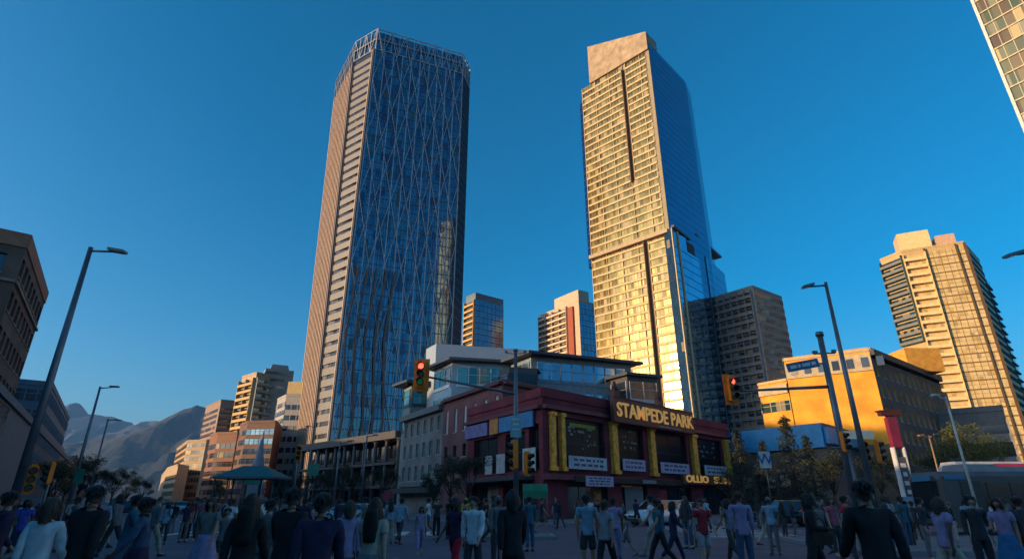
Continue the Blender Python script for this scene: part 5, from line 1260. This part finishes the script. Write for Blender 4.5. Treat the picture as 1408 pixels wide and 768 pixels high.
def top_mesh(J, female, sleeve, loose=1.0, hem=0.02):
    n = []; e = []
    def add(p, r, ry=None, par=None):
        n.append((p, r, ry or r)); i = len(n)-1
        if par is not None: e.append((par, i))
        return i
    up = (J['chest']-J['waist']).normalized(); l = loose
    p0_ = add(J['pelvis']+up*(-hem-.07), (.165 if female else .160)*l, .132*l); pe = add(J['pelvis']+up*(-hem), (.166 if female else .160)*l, .130*l, p0_); wa = add(J['waist'], (.135 if female else .155)*l, .112*l, pe); ch = add(J['chest'], .162*l if female else .18*l, .128*l, wa); nb = add(J['chest'].lerp(J['neck'], .80), .105, .09, ch); add(J['chest'].lerp(J['neck'], 1.02), .066, .066, nb)
    for S in 'LR':
        sh = add(J['sh'+S]-up*.005, .073*l, .073*l, ch)
        if sleeve == 'short': add(J['sh'+S].lerp(J['el'+S], .62), .060*l, .060*l, sh)
        elif sleeve == 'long': el = add(J['el'+S], .054*l, .054*l, sh); add(J['wr'+S].lerp(J['el'+S], .12), .042*l, .042*l, el)
    return skin_mesh(n, e, levels=2)
def leg_mesh(J, female, kind):
    n = []; e = []
    def add(p, r, ry=None, par=None):
        n.append((p, r, ry or r)); i = len(n)-1
        if par is not None: e.append((par, i))
        return i
    if kind == 'skirt':
        mb = MB(); pv = J['pelvis']; ka = (J['kneeL']+J['kneeR'])/2; rows = []
        for k in range(9):
            f = k/8; c_ = (pv+Vector((0, 0, .1))).lerp(ka+Vector((0, 0, -.12)), f); rad = .14+.17*f
            rows.append([(c_.x+math.cos(a)*rad*(1+.06*math.sin(a*7)), c_.y+math.sin(a)*rad*.85*(1+.06*math.sin(a*7)), c_.z) for a in [2*math.pi*i/24 for i in range(24)]][::-1])
        mb.rings(rows); return mb.mesh('skirt', SKIN[0])
    w_ = 1.5 if kind == 'wide' else 1.0
    pt = add(J['pelvis']+Vector((0, 0, .13)), .13, .105); pe = add(J['pelvis']+Vector((0, 0, .03)), .148, .118, pt)
    for S in 'LR':
        hp = add(J['hip'+S]+Vector((0, 0, -.03)), .10, .105, pe); kn_ = J['knee'+S]
        if kind == 'shorts': add(J['hip'+S].lerp(kn_, .82), .088, .092, hp); continue
        kn = add(kn_, .070*w_, .074*w_, hp); add(J['ank'+S].lerp(kn_, .06), .056*w_*(1.15 if w_ > 1 else 1), .06*w_, kn)
    return skin_mesh(n, e, levels=2)
def shoe_mesh(J, which):
    mb = MB()
    for S in which:
        a = J['heel'+S]; b = J['toe'+S]+(J['toe'+S]-J['heel'+S]).normalized()*.045; up = Vector((0, 0, 1)); d = (b-a).normalized(); x = d.cross(up).normalized()
        rows = []
        for f, w_, h_ in ((0, .026, .06), (.12, .038, .085), (.38, .04, .085), (.6, .045, .055), (.85, .044, .04), (1, .022, .022)):
            p = a.lerp(b, f); z0 = -.035; rows.append([p+x*math.cos(t_)*w_+up*(z0+h_*.5+math.sin(t_)*h_*.5) for t_ in [2*math.pi*i/10 for i in range(10)]])
        mb.rings(rows)
    return mb.mesh('shoe', SKIN[0])
def hair_mesh(J, kind):
    h = J['head']; mb = MB(); N = 16; rows = []
    rx, ry, rz_ = .078, .099, .108
    for k in range(9):
        th = math.pi*.5*k/8; z = math.cos(th)*rz_; rows.append([(h.x+math.sin(th)*math.cos(a)*rx, h.y+math.sin(th)*math.sin(a)*ry+.004, h.z+.028+z+(.0 if math.sin(a) > -.4 else .012*math.sin(th))) for a in [2*math.pi*i/N for i in range(N)]][::-1])
    mb.rings(rows, cap=False)
    # back and sides going down
    L = {'short': .09, 'bob': .19, 'long': .42, 'bun': .10, 'cap': .03}[kind]; rows = []
    for k in range(8):
        f = k/7; w_ = 1+(.12 if kind in ('long', 'bob') else -.05)*math.sin(f*math.pi)*1.2; row = []
        for i in range(13):
            a = math.pi*(-.10+1.2*i/12); row.append((h.x+math.cos(a)*rx*w_, h.y+.004+math.sin(a)*(ry*w_+.03*f*(L > .15)), h.z+.028-L*f+(.01*math.sin(i*2.2) if f > .8 else 0)))
        rows.append(row)
    mb.rings(rows, closed=False, cap=False)
    if kind == 'long':
        rows = []
        for k in range(7):
            f = k/6; rows.append([(h.x+math.cos(a)*(.085+.03*math.sin(f*math.pi)), h.y+.085+math.sin(a)*.04+.02*f, h.z+.0-.42*f) for a in [2*math.pi*i/10 for i in range(10)]])
        mb.rings(rows)
    if kind == 'bun': mb.lathe((h.x, h.y+.10, h.z+.06), [(.005, -.045), (.035, -.03), (.048, 0), (.035, .035), (.005, .045)], 10)
    rr_ = random.Random(5)
    for q in range(0 if kind == 'cap' else 150):       # loose locks give the outline its unevenness
        a = rr_.uniform(-.25, 1.25)*math.pi; th = rr_.uniform(.15, .5)*math.pi; ln = {'short': .05, 'bob': .15, 'long': .34, 'bun': .05}[kind]*rr_.uniform(.6, 1.15)
        P_0 = Vector((h.x+math.sin(th)*math.cos(a)*rx*1.0, h.y+math.sin(th)*math.sin(a)*ry+.004, h.z+.028+math.cos(th)*rz_)); o_ = Vector((math.cos(a), math.sin(a), 0)); sd_ = Vector((-math.sin(a), math.cos(a), 0))*rr_.uniform(.006, .013)
        pts = [P_0, P_0+o_*(.02+.02*math.cos(th))+Vector((0, 0, -ln*.35)), P_0+o_*(.026+.03*rr_.random()+.03*math.cos(th))+sd_*rr_.uniform(-1.5, 1.5)+Vector((0, 0, -ln))]
        mb.face([pts[0]-sd_, pts[0]+sd_, pts[1]+sd_, pts[1]-sd_], 0, True); mb.face([pts[1]-sd_, pts[1]+sd_, pts[2]+sd_*.3, pts[2]-sd_*.3], 0, True)
    if kind == 'cap': mb.box((h.x, h.y-.13, h.z+.045), (.13, .12, .014))
    return mb.mesh('hair', SKIN[0])
SKIN = [M('skin', (.45, .24, .15), .6, var=.05), M('eye_mouth', (.06, .03, .03), .4), M('skin_deep', (.12, .065, .04), .6, var=.05), M('skin_light', (.50, .32, .23), .6, var=.05)]
POSE = {
 'walkA': dict(leg={'L': (24, 8), 'R': (-16, 28)}, arm={'L': (-18, 12, 3), 'R': (20, 22, 3)}, lean=4),
 'walkB': dict(leg={'L': (-20, 22), 'R': (20, 4)}, arm={'L': (17, 25, 2), 'R': (-17, 15, 2)}, lean=4),
 'walkC': dict(leg={'L': (10, 4), 'R': (-4, 42)}, arm={'L': (-6, 12, 4), 'R': (10, 30, 2)}, lean=3),
 'stand': dict(leg={'L': (2, 3), 'R': (-2, 4)}, arm={'L': (1, 12, 5), 'R': (-3, 14, 4)}, lean=1),
 'phone': dict(leg={'L': (3, 6), 'R': (-3, 2)}, arm={'L': (3, 10, 4), 'R': (23, 92, 3)}, lean=3),
 'bag':  dict(leg={'L': (-14, 20), 'R': (18, 5)}, arm={'L': (8, 80, 5), 'R': (-11, 16, 2)}, lean=5),
}
FIG = {}
def fig(pose, fem):
    k = (pose, fem)
    if k not in FIG:
        J = figure(POSE[pose], fem); b = body_mesh(J, fem)
        for m_ in (SKIN[0], SKIN[1]): b.materials.append(m_)
        FIG[k] = [J, b, {}]
    return FIG[k]
PCM = {}
def cloth(c, rough=.85):
    k = tuple(c)
    if k not in PCM: PCM[k] = M('cloth_%02x%02x%02x' % tuple(int(255*x) for x in c), c, rough, var=.22, scale=9, bump=.5)
    return PCM[k]
def person(label, px, d, h, face, pose, fem, top, bot, hair, hk='short', tk='short', bk='trousers', skin=0, group='people crossing the junction', loose=1.0):
    """face: 0 = towards the viewer, 180 = away, 90 = walking to the right of the picture, -90 = left"""
    J, body, cache = fig(pose, fem); r = thing('person', label, 'person', (gx(px, d), d, .004), R(face), group); s = h/(J['head'].z+.148); r.scale = (s, s, s)
    def part(name, key, make, mat):
        if key not in cache:
            cache[key] = make()
            if not cache[key].materials: cache[key].materials.append(SKIN[0])
        o = link(name, cache[key], r); o.material_slots[0].link = 'OBJECT'; o.material_slots[0].material = mat; return o
    o = link('body', body, r); o.material_slots[0].link = 'OBJECT'; o.material_slots[0].material = SKIN[skin]
    part('jacket' if tk == 'long' else 'shirt', ('top', tk, loose, bk == 'dress'), lambda: top_mesh(J, fem, tk, loose, .05 if tk == 'long' else .02), cloth(top))
    kk = 'skirt' if bk in ('dress', 'skirt') else bk
    part({'skirt': 'skirt', 'shorts': 'shorts'}.get(kk, 'trousers'), ('bot', kk), lambda: leg_mesh(J, fem, kk), cloth(bot))
    part('hair' if hk != 'cap' else 'cap', ('hair', hk), lambda: hair_mesh(J, hk), cloth(hair, .6)); [part('shoe', 'shoe'+S_, lambda: shoe_mesh(J, S_), cloth((.04, .04, .045) if top[0] < .3 else (.3, .3, .3))) for S_ in 'LR']
    return r, J, s
BLK = (.018, .018, .02); NVY = (.03, .022, .06); WHT = (.70, .70, .70); LBL = (.22, .36, .46); LAV = (.32, .26, .42); RED = (.45, .03, .04); JEA = (.05, .10, .17); GRY = (.17, .165, .16); CHR = (.045, .045, .05); BEI = (.45, .38, .29); HB = (.02, .014, .01); HD = (.06, .035, .02); PNK = (.40, .10, .14); TEAL = (.03, .12, .16); OLV = (.10, .11, .04); YEL = (.42, .48, .03); BLU = (.06, .08, .40)
P_ = [
 # label, px, dist, height, facing, pose, female, top, bottom, hair, hairkind, topkind, bottomkind
 ('person in a dark navy jacket cut by the left edge of the picture', 8, 8.5, 1.72, 150, 'walkA', 0, NVY, BLK, HB, 'short', 'long', 'trousers'),
 ('small person in a bright violet-blue top near the left edge', 40, 17, 1.66, 20, 'walkB', 1, BLU, JEA, HB, 'bob', 'short', 'trousers'),
 ('woman in a pale blue white blouse seen from behind, large at the left', 70, 6.9, 1.62, 185, 'walkB', 1, WHT, LBL, HD, 'bob', 'long', 'trousers'),
 ('big man in black seen from behind, right of the woman in the pale blouse', 125, 7.2, 1.76, 175, 'walkA', 0, BLK, BLK, HB, 'short', 'long', 'trousers', 1.1),
 ('slim person in a teal-blue jacket behind the big man in black on the left', 185, 11, 1.70, 120, 'walkB', 0, TEAL, JEA, HB, 'short', 'long', 'trousers'),
 ('woman in a dark jacket with a blue skirt walking left, between the left groups', 206, 8.8, 1.64, -60, 'walkA', 1, JEA, NVY, HB, 'bun', 'long', 'skirt'),
 ('person in a dull red top standing far back by the avenue cars', 263, 26, 1.68, 10, 'stand', 1, RED, BLK, HB, 'bob', 'short', 'trousers'),
 ('woman in a flowery grey top and lilac skirt walking toward the viewer', 292, 12, 1.66, 15, 'walkA', 1, GRY, LAV, HD, 'bob', 'short', 'skirt'),
 ('boy in a grey shirt walking beside the woman in the lilac skirt', 315, 14, 1.45, 30, 'walkC', 0, GRY, CHR, HB, 'short', 'short', 'shorts'),
 ('woman with long black hair in a black coat, large and seen from behind', 344, 6.8, 1.66, 180, 'walkB', 1, BLK, BLK, HB, 'long', 'long', 'trousers'),
 ('person in a plain grey coat right beside the long-haired woman in black', 371, 10, 1.62, 160, 'walkC', 0, GRY, GRY, HB, 'short', 'long', 'trousers'),
 ('man in a black coat seen from behind, left of the man in navy', 400, 7.6, 1.74, 170, 'walkA', 0, BLK, BLK, HB, 'short', 'long', 'trousers', 1.08),
 ('broad man in a dark navy jacket seen from behind, largest left of the centre', 443, 6.2, 1.66, 185, 'walkB', 0, NVY, BLK, HB, 'short', 'long', 'trousers', 1.12),
 ('woman in a lilac cardigan partly hidden right of the broad man in navy', 482, 9.5, 1.6, 200, 'walkA', 1, LAV, NVY, HD, 'bob', 'long', 'trousers'),
 ('woman with dark wavy hair and a grey patterned top seen from behind', 515, 7.6, 1.62, 165, 'walkC', 1, BEI, GRY, HB, 'long', 'short', 'skirt'),
 ('person in a blue jacket far back in the middle of the road', 552, 24, 1.72, 160, 'walkB', 0, LBL, CHR, HB, 'short', 'long', 'trousers'),
 ('dark-haired child in a lavender top far back on the road', 580, 20, 1.45, 20, 'walkA', 1, LAV, LAV, HB, 'bob', 'short', 'trousers'),
 ('woman in a navy top and bright red trousers', 628, 12.5, 1.66, -40, 'walkB', 1, NVY, (.50, .01, .04), HB, 'bob', 'short', 'trousers'),
 ('man in a pale blue-white shirt and dark trousers next to the red trousers', 652, 11.8, 1.68, -15, 'walkC', 0, WHT, CHR, HB, 'short', 'long', 'trousers'),
 ('person in a hi-vis yellow jacket far behind the man in the white shirt', 641, 33, 1.80, 0, 'stand', 0, YEL, CHR, YEL, 'cap', 'long', 'trousers'),
 ('person in a long black coat seen from behind, in front of the central mast', 705, 8.8, 1.74, 190, 'walkB', 1, BLK, BLK, HB, 'bob', 'long', 'wide'),
 ('grey-haired man in grey left of the long black coat', 684, 15, 1.72, 30, 'phone', 0, GRY, CHR, GRY, 'short', 'long', 'trousers'),
 ('person in a dark blue jacket at the foot of the central mast', 728, 21, 1.76, 200, 'stand', 0, TEAL, JEA, HB, 'short', 'long', 'trousers'),
 ('man in a light blue tee shirt and dark shorts seen from behind', 806, 13.5, 1.74, 175, 'stand', 0, LBL, CHR, HB, 'short', 'short', 'shorts'),
 ('woman in a white top with dark leggings right of the light blue tee shirt', 830, 13.2, 1.62, 150, 'walkA', 1, (.30, .29, .30), BLK, HD, 'bun', 'short', 'trousers'),
 ('person in a lavender top behind the woman in the white top', 843, 17, 1.70, 170, 'walkC', 0, LAV, LAV, HB, 'short', 'short', 'trousers'),
 ('small child with white shoes stepping left of the walkers in front of the off-roader', 858, 19, 1.2, -70, 'walkA', 0, GRY, GRY, HD, 'short', 'short', 'shorts'),
 ('woman in a blue top with black trousers striding left', 903, 15.5, 1.66, -80, 'walkA', 1, TEAL, BLK, HB, 'bun', 'short', 'trousers'),
 ('person in a navy top and purple trousers striding right', 922, 16.8, 1.60, 80, 'walkB', 1, NVY, NVY, HB, 'bob', 'long', 'trousers'),
 ('person in a white shirt standing beyond the purple trousers', 941, 23, 1.80, 0, 'stand', 0, WHT, GRY, HB, 'short', 'short', 'trousers'),
 ('man in a dark red tee shirt and white shorts', 962, 14.6, 1.66, 10, 'walkC', 0, RED, (.42, .42, .42), HB, 'cap', 'short', 'shorts'),
 ('tall man in a lavender shirt and blue jeans seen from behind', 1016, 13.6, 1.80, 172, 'stand', 0, LAV, JEA, HD, 'short', 'long', 'trousers'),
 ('person in grey walking just left of the tall man in the lavender shirt', 1000, 16.5, 1.66, -150, 'walkA', 1, GRY, CHR, HB, 'bob', 'short', 'trousers'),
 ('woman in black clutching a bag, walking right, left of the pink top', 1108, 11, 1.72, 60, 'bag', 1, BLK, BLK, HB, 'bob', 'long', 'trousers'),
 ('woman in a pink top behind the crowd at the right', 1141, 19, 1.72, 10, 'stand', 1, PNK, CHR, HD, 'bob', 'short', 'trousers'),
 ('man in a bright red shirt beside the large man in black', 1160, 16.5, 1.74, 30, 'walkC', 0, RED, CHR, HB, 'short', 'short', 'trousers'),
 ('very large broad man in black seen from behind, nearest at the right', 1194, 6.4, 1.80, 182, 'walkA', 0, BLK, BLK, HB, 'short', 'long', 'trousers', 1.12),
 ('woman in a lavender blouse and wide beige trousers striding right', 1287, 10.8, 1.66, 100, 'walkA', 1, LAV, BEI, HD, 'bob', 'short', 'wide'),
 ('dark clothed person standing in front of the bus, right of the beige trousers', 1334, 12.5, 1.70, -20, 'stand', 0, CHR, CHR, HB, 'short', 'long', 'trousers'),
 ('woman in a lilac top and bright blue skirt leaning forward near the right edge', 1371, 11.8, 1.66, -50, 'bag', 1, LAV, (.03, .16, .32), HB, 'bob', 'short', 'skirt'),
 ('person in a dark coat at the right edge of the picture', 1400, 13, 1.68, 160, 'walkB', 0, CHR, BLK, HB, 'short', 'long', 'trousers'),
 ('person in dark blue behind the base of the pylon sign', 1238, 22, 1.78, 10, 'stand', 0, TEAL, JEA, HB, 'short', 'long', 'trousers'),
 ('person with a dark jacket between the pylon sign and the beige trousers', 1262, 17.5, 1.70, 40, 'phone', 0, CHR, GRY, HB, 'short', 'long', 'trousers'),
]
for i, p in enumerate(P_):
    lo = p[13] if len(p) > 13 else 1.0
    person(*p[:13], skin=(0, 2, 3, 0)[i % 4], loose=lo)
# the bag that the woman in black holds against her side
r = thing('handbag', 'brown leather handbag held by the woman in black at the right', 'bag', (gx(1121, 10.9), 10.9, .98))
mb = MB(); mb.rings([[(-.15, -.05, -.13), (.15, -.05, -.13), (.15, .05, -.13), (-.15, .05, -.13)], [(-.17, -.06, .02), (.17, -.06, .02), (.17, .06, .02), (-.17, .06, .02)], [(-.12, -.03, .12), (.12, -.03, .12), (.12, .03, .12), (-.12, .03, .12)]], smooth=False); mb.build('bag_body', cloth((.07, .04, .025)), r)
mb = MB(); pts = [Vector((-.1, 0, .11)), Vector((-.08, 0, .26)), Vector((0, 0, .31)), Vector((.08, 0, .26)), Vector((.1, 0, .11))]
for a, b in zip(pts, pts[1:]): mb.tube(a, b, .012, .012, 6)
mb.build('handle', cloth((.05, .03, .02)), r)
# the crowd further back
r_ = random.Random(21)
cols_ = [('black', BLK), ('charcoal', CHR), ('grey', GRY), ('navy', NVY), ('blue', LBL), ('white', WHT), ('lavender', LAV), ('red', RED), ('teal', TEAL), ('beige', BEI), ('olive', OLV), ('pink', PNK)]
bots = [('black', BLK), ('charcoal', CHR), ('navy', NVY), ('blue', JEA), ('beige', BEI), ('grey', GRY)]
zones = [((12, 118), 'near the left street lamps', 9), ((134, 250), 'before the avenue cars', 8), ((255, 395), 'before the pavilion', 12), ((405, 545), 'before the podium', 8), ((585, 700), 'before the brick building', 9), ((735, 830), 'before the gold pilasters', 6), ((850, 1000), 'below the gold lettering', 9), ((1030, 1150), 'by the W sign', 10), ((1160, 1260), 'around the pylon sign', 7), ((1280, 1406), 'before the bus', 7)]
seen = set()
for (a, b), where, n_ in zones:
    for k in range(n_):
        while True:
            t_, bt = r_.choice(cols_[:6] if r_.random() < .75 else cols_), r_.choice(bots)
            fem = r_.random() < .5; kind = r_.choice(['short', 'long']); key = (t_[0], bt[0], where)
            if key not in seen: seen.add(key); break
        px = a+(b-a)*(k+r_.uniform(.15, .85))/n_; d = r_.choice([19, 22, 26, 30, 34, 39, 44])*r_.uniform(.93, 1.05) if b < 1270 else r_.uniform(16, 29)
        if where == 'before the brick building' and d < 24: d += 10
        if where == 'before the gold pilasters': d = max(d, 32)
        pose = r_.choice(['walkA', 'walkB', 'walkC', 'stand', 'stand', 'phone'])
        hk = r_.choice(['bob', 'long', 'bun']) if fem else r_.choice(['short', 'short', 'cap'])
        who = 'small distant person' if d > 28 else 'person in the middle distance'
        r1, _, _ = person('%s in %s top and %s trousers, %s' % (who, t_[0], bt[0], where), px, d, r_.uniform(1.55, 1.86), r_.choice([0, 15, -30, 90, -90, 160, 180, 200, 60, -60]), pose, int(fem), t_[1], bt[1], r_.choice([HB, HB, HD, GRY]), hk, kind, 'trousers' if r_.random() < .8 else 'shorts', skin=r_.choice([0, 2, 3]))
        if d > 44 and px > 700: r1.location.z = .13
